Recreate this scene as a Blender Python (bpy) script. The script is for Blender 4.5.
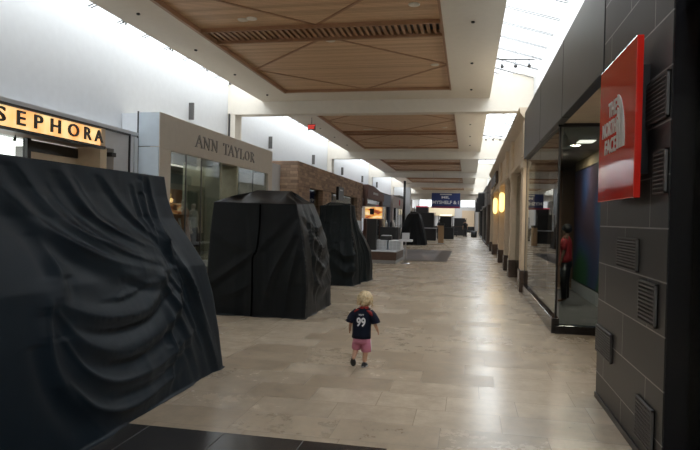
import bpy, bmesh, math, random
import numpy as np
from mathutils import Vector, Matrix
from mathutils.bvhtree import BVHTree
random.seed(7)
for o in list(bpy.data.objects): bpy.data.objects.remove(o)
S = bpy.context.scene
COL = S.collection
PI = math.pi

# ------------------------------------------------------------------ camera
FPX, EYE = 595.0, 1.6
def _n(v):
    v = np.array(v, float); return v/np.linalg.norm(v)
_Y = _n([118, -4, 595]); _L = _n([-2997, -74, 595]); _X = -_n(_L-_Y*(_L@_Y)); _Z = np.cross(_X, _Y)
if _Z[1] > 0: _Z = -_Z
MC = np.array([_X, _Y, _Z])
cam = bpy.data.objects.new('Camera', bpy.data.cameras.new('Camera')); COL.objects.link(cam)
r, u, b = MC@[1, 0, 0], MC@[0, -1, 0], MC@[0, 0, -1]
cam.matrix_world = Matrix(((r[0], u[0], b[0], 0), (r[1], u[1], b[1], 0), (r[2], u[2], b[2], EYE), (0, 0, 0, 1)))
cam.data.sensor_width = 36; cam.data.lens = FPX/700*36; cam.data.clip_start = .05; cam.data.clip_end = 400
S.camera = cam

# ------------------------------------------------------------------ world, daylight, exposure
W = bpy.data.worlds.new('World'); S.world = W; W.use_nodes = True
bg = W.node_tree.nodes['Background']; bg.inputs[0].default_value = (.93, .97, 1, 1); bg.inputs[1].default_value = 6.0
def area(name, loc, sx, sy, energy, col=(1, 1, 1), rot=(0, 0, 0)):
    l = bpy.data.lights.new(name, 'AREA'); l.shape = 'RECTANGLE'; l.size = sx; l.size_y = sy; l.energy = energy; l.color = col
    o = bpy.data.objects.new(name, l); COL.objects.link(o); o.location = loc; o.rotation_euler = rot; return o
BAY = 14.8
BEAMS = [4.5+BAY*k for k in range(-1, 6)]           # near faces of the cross beams
WELL = 1150
for i, y0 in enumerate(BEAMS[:-1]):
    yc = y0+.6+7.1
    area('skylight_daylight_left', (-7.55, yc, 6.75), 1.5, 14, WELL*.46, (.86, .93, 1.0), (0, -.28, 0))
    area('skylight_daylight_right', (1.2, yc, 6.75), 1.5, 11, WELL*1.0, (.89, .95, 1.0), (0, .28, 0))
area('far_hall_daylight', (-3, 88, 6.0), 8, 10, 1500, (.95, .98, 1))
S.view_settings.view_transform = 'Standard'; S.view_settings.look = 'None'
S.view_settings.exposure = -1.28; S.view_settings.gamma = 1; S.view_settings.use_curve_mapping = False

# ------------------------------------------------------------------ materials
def nt(name):
    m = bpy.data.materials.new(name); m.use_nodes = True
    return m, m.node_tree.nodes, m.node_tree.links, m.node_tree.nodes['Principled BSDF']
def mat(name, c, rough=.6, metal=0, noise=.08, scale=6, bump=0, bscale=60, emis=None, es=0, spec=.5, sheen=0):
    m, N, L, P = nt(name)
    P.inputs['Roughness'].default_value = rough; P.inputs['Metallic'].default_value = metal
    P.inputs['Specular IOR Level'].default_value = spec
    if sheen: P.inputs['Sheen Weight'].default_value = sheen
    tc = N.new('ShaderNodeTexCoord'); nz = N.new('ShaderNodeTexNoise'); nz.inputs['Scale'].default_value = scale; nz.inputs['Detail'].default_value = 4
    L.new(tc.outputs['Object'], nz.inputs['Vector'])
    rp = N.new('ShaderNodeValToRGB'); rp.color_ramp.elements[0].position = .3; rp.color_ramp.elements[1].position = .7
    rp.color_ramp.elements[0].color = tuple(x*(1-noise) for x in c)+(1,); rp.color_ramp.elements[1].color = tuple(min(1, x*(1+noise)) for x in c)+(1,)
    L.new(nz.outputs['Fac'], rp.inputs[0]); L.new(rp.outputs[0], P.inputs['Base Color'])
    if bump:
        n2 = N.new('ShaderNodeTexNoise'); n2.inputs['Scale'].default_value = bscale; L.new(tc.outputs['Object'], n2.inputs['Vector'])
        bp = N.new('ShaderNodeBump'); bp.inputs['Strength'].default_value = bump; bp.inputs['Distance'].default_value = .01
        L.new(n2.outputs['Fac'], bp.inputs['Height']); L.new(bp.outputs[0], P.inputs['Normal'])
    if emis:
        P.inputs['Emission Color'].default_value = emis+(1,); P.inputs['Emission Strength'].default_value = es
    return m
def glass(name, tint=(.8, .85, .83), ior=1.5, rough=0.0):
    m = bpy.data.materials.new(name); m.use_nodes = True; N = m.node_tree.nodes; L = m.node_tree.links; N.clear()
    out = N.new('ShaderNodeOutputMaterial'); mx = N.new('ShaderNodeMixShader'); tr = N.new('ShaderNodeBsdfTransparent'); gl = N.new('ShaderNodeBsdfGlossy')
    fr = N.new('ShaderNodeFresnel'); gm = N.new('ShaderNodeNewGeometry'); mi = N.new('ShaderNodeMath'); mi.operation = 'MULTIPLY_ADD'
    mi.inputs[1].default_value = 1/ior-ior; mi.inputs[2].default_value = ior; L.new(gm.outputs['Backfacing'], mi.inputs[0]); L.new(mi.outputs[0], fr.inputs[0])
    tr.inputs[0].default_value = tint+(1,); gl.inputs['Roughness'].default_value = rough
    L.new(fr.outputs[0], mx.inputs[0]); L.new(tr.outputs[0], mx.inputs[1]); L.new(gl.outputs[0], mx.inputs[2]); L.new(mx.outputs[0], out.inputs[0])
    return m
def tiled(name, ax, w, h, c1, c2, grout, rough=.4, gsize=.006, vary=True, stain=.15, rough_var=.1, bump=.3, spec=.5, offset=(0, 0)):
    """per-row shifted stone tiles; ax = two axis indices for along-row and across-row"""
    m, N, L, P = nt(name)
    g = N.new('ShaderNodeNewGeometry'); sp = N.new('ShaderNodeSeparateXYZ'); L.new(g.outputs['Position'], sp.inputs[0])
    def M(op, a, b_=None, c_=None):
        n = N.new('ShaderNodeMath'); n.operation = op
        for i, x in enumerate((a, b_, c_)):
            if x is None: continue
            if isinstance(x, (int, float)): n.inputs[i].default_value = x
            else: L.new(x, n.inputs[i])
        return n.outputs[0]
    U = M('ADD', sp.outputs[ax[0]], offset[0]); V = M('DIVIDE', M('ADD', sp.outputs[ax[1]], offset[1]), h)
    row = M('FLOOR', V); fv = M('FRACT', V)
    wn = N.new('ShaderNodeTexWhiteNoise'); wn.noise_dimensions = '1D'; L.new(row, wn.inputs['W'])
    if vary:
        ww = M('MULTIPLY', M('ADD', M('MULTIPLY', wn.outputs['Value'], .45), .75), w)
        sh = M('MULTIPLY', wn.outputs['Value'], 17.3)
    else:
        ww = M('ADD', w, 0); sh = M('MULTIPLY', M('MODULO', row, 2), w*.5)
    Q = M('DIVIDE', M('ADD', U, sh), ww); colm = M('FLOOR', Q); fu = M('FRACT', Q)
    cb = N.new('ShaderNodeCombineXYZ'); L.new(row, cb.inputs[0]); L.new(colm, cb.inputs[1])
    w2 = N.new('ShaderNodeTexWhiteNoise'); w2.noise_dimensions = '2D'; L.new(cb.outputs[0], w2.inputs['Vector'])
    eu = M('MULTIPLY', M('MINIMUM', fu, M('SUBTRACT', 1, fu)), ww); ev = M('MULTIPLY', M('MINIMUM', fv, M('SUBTRACT', 1, fv)), h)
    edge = M('MINIMUM', eu, ev); gr = M('LESS_THAN', edge, gsize*.5)
    mx = N.new('ShaderNodeMix'); mx.data_type = 'RGBA'; mx.inputs[6].default_value = c1+(1,); mx.inputs[7].default_value = c2+(1,); L.new(w2.outputs['Value'], mx.inputs[0])
    nz = N.new('ShaderNodeTexNoise'); nz.inputs['Scale'].default_value = 4.5; nz.inputs['Detail'].default_value = 10; nz.inputs['Roughness'].default_value = .75
    va = N.new('ShaderNodeVectorMath'); va.operation = 'ADD'; L.new(g.outputs['Position'], va.inputs[0])
    vm = N.new('ShaderNodeVectorMath'); vm.operation = 'SCALE'; L.new(w2.outputs['Color'], vm.inputs[0]); vm.inputs[3].default_value = 9; L.new(vm.outputs[0], va.inputs[1])
    L.new(va.outputs[0], nz.inputs['Vector'])
    mr = N.new('ShaderNodeMapRange'); mr.inputs[1].default_value = .3; mr.inputs[2].default_value = .7; mr.inputs[3].default_value = 1-stain; mr.inputs[4].default_value = 1+stain; L.new(nz.outputs['Fac'], mr.inputs[0])
    vs = N.new('ShaderNodeVectorMath'); vs.operation = 'SCALE'; L.new(mx.outputs[2], vs.inputs[0]); L.new(mr.outputs[0], vs.inputs[3])
    m2 = N.new('ShaderNodeMix'); m2.data_type = 'RGBA'; L.new(gr, m2.inputs[0]); L.new(vs.outputs[0], m2.inputs[6]); m2.inputs[7].default_value = grout+(1,)
    L.new(m2.outputs[2], P.inputs['Base Color'])
    rr = M('ADD', M('MULTIPLY', M('ADD', w2.outputs['Value'], nz.outputs['Fac']), rough_var), rough-rough_var); L.new(rr, P.inputs['Roughness'])
    P.inputs['Specular IOR Level'].default_value = spec
    bp = N.new('ShaderNodeBump'); bp.inputs['Strength'].default_value = bump; bp.inputs['Distance'].default_value = .003
    L.new(M('MINIMUM', M('DIVIDE', edge, gsize), 1), bp.inputs['Height']); L.new(bp.outputs[0], P.inputs['Normal'])
    return m
def planks(name, c1, c2, ax=1, w=.07, rough=.5):
    m, N, L, P = nt(name); P.inputs['Roughness'].default_value = rough
    g = N.new('ShaderNodeNewGeometry'); sp = N.new('ShaderNodeSeparateXYZ'); L.new(g.outputs['Position'], sp.inputs[0])
    d = N.new('ShaderNodeMath'); d.operation = 'DIVIDE'; L.new(sp.outputs[ax], d.inputs[0]); d.inputs[1].default_value = w
    fl = N.new('ShaderNodeMath'); fl.operation = 'FLOOR'; L.new(d.outputs[0], fl.inputs[0]); fr = N.new('ShaderNodeMath'); fr.operation = 'FRACT'; L.new(d.outputs[0], fr.inputs[0])
    wn = N.new('ShaderNodeTexWhiteNoise'); wn.noise_dimensions = '1D'; L.new(fl.outputs[0], wn.inputs['W'])
    mp = N.new('ShaderNodeMapping'); mp.inputs['Scale'].default_value = (1.5, 40, 1) if ax == 1 else (40, 1.5, 1); L.new(g.outputs['Position'], mp.inputs[0])
    nz = N.new('ShaderNodeTexNoise'); nz.inputs['Scale'].default_value = 1.6; nz.inputs['Detail'].default_value = 5; L.new(mp.outputs[0], nz.inputs['Vector'])
    av = N.new('ShaderNodeMath'); av.operation = 'MULTIPLY_ADD'; L.new(wn.outputs['Value'], av.inputs[0]); av.inputs[1].default_value = .5; L.new(nz.outputs['Fac'], av.inputs[2])
    rp = N.new('ShaderNodeValToRGB'); rp.color_ramp.elements[0].position = .35; rp.color_ramp.elements[1].position = .95
    rp.color_ramp.elements[0].color = c1+(1,); rp.color_ramp.elements[1].color = c2+(1,); L.new(av.outputs[0], rp.inputs[0])
    gt = N.new('ShaderNodeMath'); gt.operation = 'LESS_THAN'; gt.inputs[1].default_value = .12; L.new(fr.outputs[0], gt.inputs[0])
    mx = N.new('ShaderNodeMix'); mx.data_type = 'RGBA'; L.new(gt.outputs[0], mx.inputs[0]); L.new(rp.outputs[0], mx.inputs[6]); mx.inputs[7].default_value = tuple(x*.35 for x in c1)+(1,)
    L.new(mx.outputs[2], P.inputs['Base Color']); return m

TRAV = tiled('travertine', (0, 1), .74, .42, (.49, .40, .30), (.33, .26, .185), (.25, .195, .14), rough=.27, gsize=.006, stain=.26, rough_var=.07, bump=.12, spec=.5)
DARKT = tiled('dark_floor_stone', (0, 1), .60, .60, (.022, .021, .021), (.045, .043, .042), (.13, .125, .12), rough=.26, gsize=.009, vary=False, stain=.2, rough_var=.06, offset=(.516, .08))
STONE = tiled('dark_slate_cladding', (1, 2), 1.25, .335, (.014, .0135, .014), (.036, .0345, .033), (.27, .26, .25), rough=.42, gsize=.010, vary=False, stain=.25, rough_var=.08, offset=(.05, .095))
BRICK = tiled('split_stone_cladding', (1, 2), .5, .12, (.42, .28, .18), (.22, .145, .10), (.15, .10, .07), rough=.75, gsize=.008, stain=.25, bump=.6)
BRICKE = tiled('split_stone_end', (0, 2), .5, .12, (.42, .28, .18), (.22, .145, .10), (.15, .10, .07), rough=.75, gsize=.008, stain=.25, bump=.6)
WOODC = planks('oak_ceiling_planks', (.48, .295, .165), (.72, .48, .29))
WOODT = mat('oak_trim', (.36, .20, .11), .5)
WHITE = mat('white_plaster', (.70, .72, .75), .75, noise=.02)
CEIL = mat('cream_ceiling_paint', (.74, .68, .585), .8, noise=.02)
BEAMM = mat('cream_beam_paint', (.70, .65, .57), .7, noise=.02)
GREYW = mat('grey_white_panel', (.55, .56, .58), .5, noise=.03)
BLUEP = mat('pale_blue_grey_panel', (.55, .62, .68), .4, noise=.03)
ATF = mat('warm_grey_fascia', (.60, .55, .48), .6, noise=.03)
BEIGE = mat('beige_plaster', (.66, .53, .38), .7, noise=.05)
BEIGED = mat('beige_trim', (.60, .49, .36), .6, noise=.05)
TANB = mat('brown_marble_base', (.09, .06, .045), .25, noise=.2)
PANEL = mat('dark_metal_panel', (.060, .062, .068), .38, .3, noise=.08, scale=2)
BLACK = mat('black_metal', (.012, .012, .013), .35, noise=.05)
DKGREY = mat('charcoal_paint', (.03, .03, .032), .5)
BLACKG = mat('gloss_black_stone', (.012, .012, .014), .12, noise=.1)
GRILL = mat('brushed_vent_metal', (.12, .115, .11), .5, .2, noise=.1)
SILV = mat('brushed_steel', (.45, .45, .46), .3, .9)
RED = mat('gloss_red_acrylic', (.60, .022, .014), .05, noise=.02)
WLET = mat('white_letter', (.62, .60, .58), .4)
GLET = mat('grey_metal_letter', (.27, .26, .245), .4, .3)
GLASS = glass('storefront_glass', (.80, .84, .83), 1.55)
GLASS2 = glass('dim_storefront_glass', (.62, .67, .66), 1.6)
SKYG = glass('skylight_glass', (.97, .98, .98), 1.04)
SKYF = mat('skylight_bar_grey', (.10, .105, .11), .5)
def cloth(name, c):
    m = mat(name, c, .50, noise=.12, scale=3, bump=.08, bscale=260, spec=.17); return m
CL1 = cloth('blue_black_dust_sheet', (.0060, .0120, .0185)); CL2 = cloth('black_dust_sheet', (.0075, .0088, .0100)); CL3 = cloth('green_black_dust_sheet', (.0070, .0100, .0110))
SKIN = mat('skin', (.56, .33, .22), .55, noise=.04); BLOND = mat('blond_hair', (.66, .51, .30), .5, noise=.25, scale=60, bump=.5, bscale=120)
NAVY = mat('navy_jersey', (.007, .010, .024), .8, noise=.05, spec=.2); JRED = mat('red_jersey_trim', (.33, .02, .02), .6); PINK = mat('pink_shorts', (.56, .20, .29), .8, noise=.08)
SHOE = mat('dark_shoe', (.012, .014, .02), .5); SOLE = mat('white_sole', (.6, .6, .6), .5); WHT = mat('white_print', (.78, .78, .80), .6)

# ------------------------------------------------------------------ mesh helpers
class MB:
    def __init__(s): s.v = []; s.f = []; s.sm = []
    def add(s, v, f, smooth=False):
        n = len(s.v); s.v += [tuple(p) for p in v]; s.f += [tuple(i+n for i in q) for q in f]; s.sm += [smooth]*len(f); return s
    def box(s, x0, y0, z0, x1, y1, z1, c=0):
        x0, x1 = sorted((x0, x1)); y0, y1 = sorted((y0, y1)); z0, z1 = sorted((z0, z1))
        c = min(c, (x1-x0)*.45, (y1-y0)*.45, (z1-z0)*.45)
        if c <= 0:
            v = [(x, y, z) for x in (x0, x1) for y in (y0, y1) for z in (z0, z1)]
            return s.add(v, [(0, 1, 3, 2), (4, 6, 7, 5), (0, 4, 5, 1), (2, 3, 7, 6), (0, 2, 6, 4), (1, 5, 7, 3)])
        bm = bmesh.new(); bmesh.ops.create_cube(bm, size=1)
        for v in bm.verts: v.co = Vector(((x0+x1)/2+v.co.x*(x1-x0), (y0+y1)/2+v.co.y*(y1-y0), (z0+z1)/2+v.co.z*(z1-z0)))
        bmesh.ops.bevel(bm, geom=bm.edges[:], offset=c, segments=2, affect='EDGES', profile=.5)
        bm.verts.index_update(); s.add([v.co[:] for v in bm.verts], [[v.index for v in f.verts] for f in bm.faces]); bm.free(); return s
    def tube(s, pts, rad, seg=10, cap=True):
        pts = [Vector(p) for p in pts]; rad = rad if isinstance(rad, (list, tuple)) else [rad]*len(pts); vs = []; fs = []
        up = Vector((0, 0, 1))
        for i, p in enumerate(pts):
            d = (pts[min(i+1, len(pts)-1)]-pts[max(i-1, 0)]).normalized(); a = d.cross(up if abs(d.z) < .9 else Vector((1, 0, 0))).normalized(); b_ = d.cross(a)
            for k in range(seg):
                t = 2*PI*k/seg; vs.append(p+(a*math.cos(t)+b_*math.sin(t))*rad[i])
        for i in range(len(pts)-1):
            for k in range(seg): fs.append((i*seg+k, i*seg+(k+1) % seg, (i+1)*seg+(k+1) % seg, (i+1)*seg+k))
        if cap: fs.append(tuple(range(seg))); fs.append(tuple((len(pts)-1)*seg+k for k in range(seg)))
        return s.add(vs, fs, True)
    def lathe(s, cx, cy, prof, seg=20):
        return s.loft([[(cx+r_*math.cos(2*PI*k/seg), cy+r_*math.sin(2*PI*k/seg), z) for k in range(seg)] for r_, z in prof])
    def loft(s, rings, cap=True):
        n = len(rings[0]); vs = [p for r_ in rings for p in r_]; fs = []
        for i in range(len(rings)-1):
            for k in range(n): fs.append((i*n+k, i*n+(k+1) % n, (i+1)*n+(k+1) % n, (i+1)*n+k))
        if cap: fs.append(tuple(range(n))); fs.append(tuple((len(rings)-1)*n+k for k in range(n)))
        return s.add(vs, fs, True)
    def prism(s, poly, axis, a, b_):
        """extrude a 2-D polygon along axis from a to b"""
        def P(p, t):
            q = list(p); q.insert(axis, t); return tuple(q)
        n = len(poly); v = [P(p, a) for p in poly]+[P(p, b_) for p in poly]
        return s.add(v, [tuple(range(n)), tuple(range(n, 2*n))]+[(i, (i+1) % n, n+(i+1) % n, n+i) for i in range(n)])
    def grid(s, fn, nu, nv, smooth=True):
        v = [fn(i/nu, j/nv) for j in range(nv+1) for i in range(nu+1)]
        return s.add(v, [(j*(nu+1)+i, j*(nu+1)+i+1, (j+1)*(nu+1)+i+1, (j+1)*(nu+1)+i) for j in range(nv) for i in range(nu)], smooth)
def ell(cx, cy, z, rx, ry, n=20, tilt=0): return [(cx+rx*math.cos(2*PI*k/n), cy+ry*math.sin(2*PI*k/n), z+tilt*math.sin(2*PI*k/n)) for k in range(n)]
LOC = {}
def tag(o, label, cat, group=None, kind=None):
    if label: o['label'] = label
    if cat: o['category'] = cat
    if group: o['group'] = group
    if kind: o['kind'] = kind
    return o
def finish(me):
    bm = bmesh.new(); bm.from_mesh(me); bmesh.ops.recalc_face_normals(bm, faces=bm.faces); bm.to_mesh(me); bm.free()
def obj(name, mb, m, parent=None, label=None, open_=False):
    me = bpy.data.meshes.new(name); V = [Vector(p) for p in mb.v]
    if parent is None:
        xs = [p.x for p in V]; ys = [p.y for p in V]; base = Vector(((min(xs)+max(xs))/2, (min(ys)+max(ys))/2, min(p.z for p in V)))
    else: base = LOC[parent.name]
    me.from_pydata([p-base for p in V], [], mb.f)
    for p, q in zip(me.polygons, mb.sm): p.use_smooth = q
    finish(me); me.materials.append(m)
    o = bpy.data.objects.new(name, me); COL.objects.link(o); LOC[o.name] = base
    if parent is None: o.location = base
    else: o.parent = parent
    if label: o['label'] = label
    return o
def thing(name, loc, label, cat, group=None):
    o = bpy.data.objects.new(name, None); o.empty_display_size = .2; COL.objects.link(o); o.location = loc; LOC[o.name] = Vector(loc)
    return tag(o, label, cat, group)
def struct(name, mb, m, parent=None):
    o = obj(name, mb, m, parent)
    if parent is None: o['kind'] = 'structure'
    return o
B = lambda *a: MB().box(*a)
AX = {'L': ((0, 1, 0), (0, 0, 1), (1, 0, 0)), 'R': ((0, -1, 0), (0, 0, 1), (-1, 0, 0)), 'F': ((1, 0, 0), (0, 0, 1), (0, -1, 0))}
def text_mb(body, facing, origin, w=None, h=None, depth=.02, bold=0, font_h=1.0):
    """text as geometry; origin = bottom-left corner on the carrying surface"""
    cu = bpy.data.curves.new('t', 'FONT'); cu.body = body; cu.size = font_h; cu.extrude = .5; cu.offset = bold; cu.resolution_u = 3
    o = bpy.data.objects.new('t', cu); COL.objects.link(o); dg = bpy.context.evaluated_depsgraph_get(); me = bpy.data.meshes.new_from_object(o.evaluated_get(dg))
    P = np.array([v.co[:] for v in me.vertices]); F = [tuple(p.vertices) for p in me.polygons]
    bpy.data.objects.remove(o); bpy.data.curves.remove(cu); bpy.data.meshes.remove(me)
    mn, mx = P.min(0), P.max(0); sz = mx-mn
    sy = h/sz[1] if h else w/sz[0]; sx = w/sz[0] if w else sy
    a, b_, c = [np.array(q, float) for q in AX[facing]]
    Q = np.array(origin, float)+np.outer((P[:, 0]-mn[0])*sx, a)+np.outer((P[:, 1]-mn[1])*sy, b_)+np.outer((P[:, 2]+.5)*depth, c)
    return MB().add(Q.tolist(), F), sz[0]*sx

# ------------------------------------------------------------------ STRUCTURE: floor, walls, ceiling, beams, skylights
XL, XR, Y0, Y1 = -8.2, 1.9, -14, 100
struct('floor', B(-12.5, Y0, -.2, 6, Y1+.3, 0), TRAV)
struct('trim_1', B(-4.75, -3, 0, -.516, 4.1, .004), DARKT)
mb = B(-3.6, 23.2, 0, -.76, 23.8, .004)
mb.box(-1.3, 23.8, 0, -.76, 32, .004); mb.box(-5.2, 23.2, 0, -3.6, 23.8, .004); struct('trim_2', mb, mat('dark_border_stone', (.04, .038, .037), .28, noise=.15))
struct('trim_3', B(-4.6, 23.8, 0, -1.3, 32, .003), mat('grey_floor_stone', (.16, .15, .15), .3, noise=.2, scale=2))
# side walls above the shops
struct('wall_left', B(XL-.3, Y0, 3.4, XL, Y1, 6.1), WHITE)
struct('wall_right', B(XR, Y0, 4.0, XR+.3, Y1, 6.1), WHITE)
struct('wall_back', B(-12.5, Y0-.3, 0, 6, Y0, 6.6), ATF)
mb = B(-12.5, Y1, 0, 6, Y1+.3, 3.9); mb.box(-12.5, Y1, 5.3, 6, Y1+.3, 6.6); mb.box(-12.5, Y1, 3.9, -8.0, Y1+.3, 5.3); mb.box(-5.9, Y1, 3.9, -1.2, Y1+.3, 5.3); mb.box(1.0, Y1, 3.9, 6, Y1+.3, 5.3)
struct('wall_front', mb, GREYW)
for i_, (xa, xb_) in enumerate(((-8.0, -5.9), (-1.2, 1.0))):
    w_ = struct('window_%d' % (20+i_), B(xa, Y1+.14, 3.9, xb_, Y1+.16, 5.3), SKYG); obj('window_frame', B((xa+xb_)/2-.03, Y1+.1, 3.9, (xa+xb_)/2+.03, Y1+.2, 5.3), GREYW, w_)
struct('wall_outer_left', B(-12.7, Y0, 0, -12.5, Y1, 4.2), ATF)
struct('wall_outer_right', B(6, Y0, 0, 6.2, Y1, 4.2), ATF)
mb = B(-12.7, Y0, 4.2, XL-.3, Y1, 4.4); mb.box(XR+.3, Y0, 4.2, 6.2, Y1, 4.4); struct('trim_4', mb, GREYW)   # shop roofs
EL, ER, CL, CR, CZ = -6.95, .58, -5.8, -.58, 5.5
mb = B(EL, Y0, CZ, CL, 79.1, 6.6); mb.box(CR, Y0, CZ, ER, 79.1, 6.6)
for i, y0 in enumerate(BEAMS):
    a = -14 if i == 0 else y0-1.2
    mb.box(CL, y0-1.2, CZ, CR, y0+1.85, 6.6)
struct('ceiling', mb, CEIL)
for i, y0 in enumerate(BEAMS[:-1]):
    ya, yb = y0+1.85, y0+BAY-1.2
    tn = thing('wood_ceiling_panel', (-3.2, (ya+yb)/2, 5.56), ['brown slatted wood ceiling panel above and behind the viewer, outside the picture', 'largest and nearest brown wood ceiling panel with a slatted band across its middle', 'second brown wood ceiling panel, just past the first cross beam', 'third wood ceiling panel from the viewer, a thin brown strip', 'fourth wood ceiling panel from the viewer, darker and very thin', 'farthest wood ceiling panel, before the grey bulkhead'][i], 'ceiling panel', 'wooden ceiling panels')
    yc = y0+8.05-.15; h = .4
    pm = B(CL-.02, ya-.02, 5.60, CR+.02, yc-h, 5.66); pm.box(CL-.02, yc+h, 5.60, CR+.02, yb+.02, 5.66)
    obj('plank_panel', pm, WOODC, tn)
    obj('backing', B(CL-.03, yc-h-.03, 5.662, CR+.03, yc+h+.03, 5.74), BLACK, tn)
    sl = MB(); n = 40
    for k in range(n):
        x = CL+(k+.5)*(CR-CL)/n; sl.box(x-.035, yc-h, 5.58, x+.035, yc+h, 5.66)
    obj('slat_grille', sl, WOODT, tn)
    fr = MB()
    for a, c in ((ya, ya+.07), (yb-.07, yb), (yc-h-.05, yc-h), (yc+h, yc+h+.05)): fr.box(CL, a, 5.52, CR, c, 5.62)
    fr.box(CL, ya, 5.50, CL+.07, yb, 5.62); fr.box(CR-.05, ya, 5.50, CR, yb, 5.62); obj('edge_frame', fr, WOODT, tn)
    rb = MB(); xm = (CL+CR)/2
    for (p, q) in ((ya, yc-h), (yc+h, yb)):
        m_ = (p+q)/2; D = [(xm, p), (CR, m_), (xm, q), (CL, m_)]
        for k in range(4):
            s_, e = Vector(D[k]+(0,)), Vector(D[(k+1) % 4]+(0,)); d = (e-s_).normalized(); nrm = Vector((-d.y, d.x, 0))*.03
            pts = [s_+nrm, e+nrm, e-nrm, s_-nrm]; rb.prism([(a_.x, a_.y) for a_ in pts], 2, 5.585, 5.603)
    obj('diagonal_rib', rb, WOODT, tn)
    for k, (dx, dy) in enumerate(((xm-1.2, yc-h-.55), (CR-.5, yc-h-.9), (xm+.05, yc+h+.3), (CR-.35, (yc+h+yb)/2), (CL+1.2, yc-h-.5))):
        obj('speaker_disc', MB().lathe(dx, dy, [(.10, 5.585), (.11, 5.60)], 16), CEIL, tn)
# cross beams with wall columns
for i, y0 in enumerate(BEAMS[:]):
    mb = B(XL, y0, 5.1, XR, y0+.6, 6.25); mb.box(XL, y0, 3.4, -7.93, y0+.6, 5.1); mb.box(1.55, y0, 4.0, XR, y0+.6, 5.1)
    mb.box(XL, y0-.02, 5.07, XR, y0+.0, 5.13)
    struct('trim_%d' % (5+i), mb, BEAMM)
mb = B(-8.16, 19.26, 4, -8.10, 19.31, 5.1); struct('trim_12', mb, BLACK)
# skylights: sloping glazing on both sides, one per bay
wi = 1
for i, y0 in enumerate(BEAMS[:-1]):
    for side in (0, 1):
        a, c = y0+.6, y0+BAY
        X1, X2 = ((ER-.35, XR+.05), (EL+.35, XL-.05))[side]
        g = MB().add([(X1, a, 6.62), (X2, a, 6.10), (X2, c, 6.10), (X1, c, 6.62)], [(0, 1, 2, 3)])
        w_ = struct('window_%d' % wi, g, SKYG); wi += 1
        mm = MB(); n = 13
        for k in range(n+1):
            y = a+(c-a)*k/n
            for dy in (-.065, .04):
                mm.add([(X1, y+dy, 6.60), (X2, y+dy, 6.08), (X2, y+dy+.035, 6.08), (X1, y+dy+.035, 6.60), (X1, y+dy, 6.585), (X2, y+dy, 6.065), (X2, y+dy+.035, 6.065), (X1, y+dy+.035, 6.585)], [(0, 1, 2, 3), (4, 5, 6, 7), (0, 1, 5, 4), (2, 3, 7, 6), (0, 3, 7, 4), (1, 2, 6, 5)])
        o = obj('window_frame', mm, SKYF, w_)
# bulkhead and far lobby ceiling
mb = B(XL, 79.1, 4.3, XR, 79.5, 6.6); struct('trim_13', mb, ATF)
mb = B(XL, 79.5, 5.8, -6.2, 99.9, 6.0); mb.box(-.2, 79.5, 5.8, XR, 99.9, 6.0); struct('trim_14', mb, CEIL)
mb = B(-12.7, Y0, 6.6, EL+.36, Y0+1, 6.7); struct('trim_15', mb, CEIL)

# dark strips standing in for shaded niches in the upper left wall
for k, (y, z) in enumerate(((16.4, 4.92), (23.6, 4.92), (30.6, 4.92), (38, 4.92), (45.5, 4.92), (53, 4.92))):
    tag(obj('niche_strip', B(-8.2, y, 4.42, -8.05, y+.05, z), GRILL), 'short grey strip for the shade of a niche in the white upper left wall, %s from the viewer' % ['first', 'second', 'third', 'fourth', 'fifth', 'sixth'][k], 'wall niche', 'shaded niches on the upper left wall')

# ------------------------------------------------------------------ spotlights in ceiling soffits
ORD = ['first', 'second', 'third', 'fourth', 'fifth', 'sixth', 'seventh', 'eighth', 'ninth', 'tenth']
def spots(x, ys, where, grp):
    for k, y in enumerate(ys):
        m_ = MB().lathe(x, y, [(.036, 5.5), (.036, 5.475), (.024, 5.47), (.024, 5.495)], 14)
        tag(obj('ceiling_spotlight', m_, BLACK), 'small black ceiling spotlight in the %s cream soffit, %s from the viewer' % (where, ORD[k]), 'spotlight', grp)
spots(-6.4, (10.6, 13.1, 15.5, 18.2, 25.2, 28, 31), 'left', 'spotlights in the left soffit')
spots(0.0, (11.9, 15.0, 18.0, 24.5, 28, 31.2), 'right', 'spotlights in the right soffit')

# track-mounted lamps near the skylight glazing
def track(x, y, label, sgn):
    t = thing('track_light', (x, y, 5.9), label, 'track light')
    obj('rail', MB().tube([(x-.55, y, 6.0), (x+.45, y, 5.95)], .02, 8), BLACK, t)
    for k, dx in enumerate((-.4, -.05, .3)):
        hd = obj('lamp_head', MB().tube([(x+dx, y, 5.86), (x+dx, y-.1, 5.76)], [.03, .05], 10), DKGREY, t)
        obj('bracket', MB().tube([(x+dx, y, 5.98), (x+dx, y, 5.86)], .01, 6), BLACK, hd)
    for k in range(3):
        obj('hanger', MB().tube([(x-.5+k*.45, y, 6.0), (x-.5+k*.45, y, 6.25)], .008, 6), BLACK, t)
track(1.2, 16.6, 'black track light rail with three lamp heads under the nearest right skylight', 1)
track(1.2, 31.3, 'black track light rail with three lamp heads under the second right skylight', 1)
for k, y in enumerate((8.9, 11.3, 13.3, 15.3, 16.9)):
    t = thing('wall_washer', (-6.98, y, 5.5), 'tiny twin-headed black lamp in the bright left skylight slot, %s from the viewer' % ORD[k], 'spotlight', 'lamps in the left skylight slot')
    a = obj('arm', MB().tube([(-6.95, y, 5.60), (-7.13, y, 5.60)], .007, 6), BLACK, t)
    for dy in (-.05, .05): obj('lamp_head', MB().tube([(-7.12, y+dy, 5.62), (-7.14, y+dy, 5.55)], [.015, .024], 8), DKGREY, t)

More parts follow.
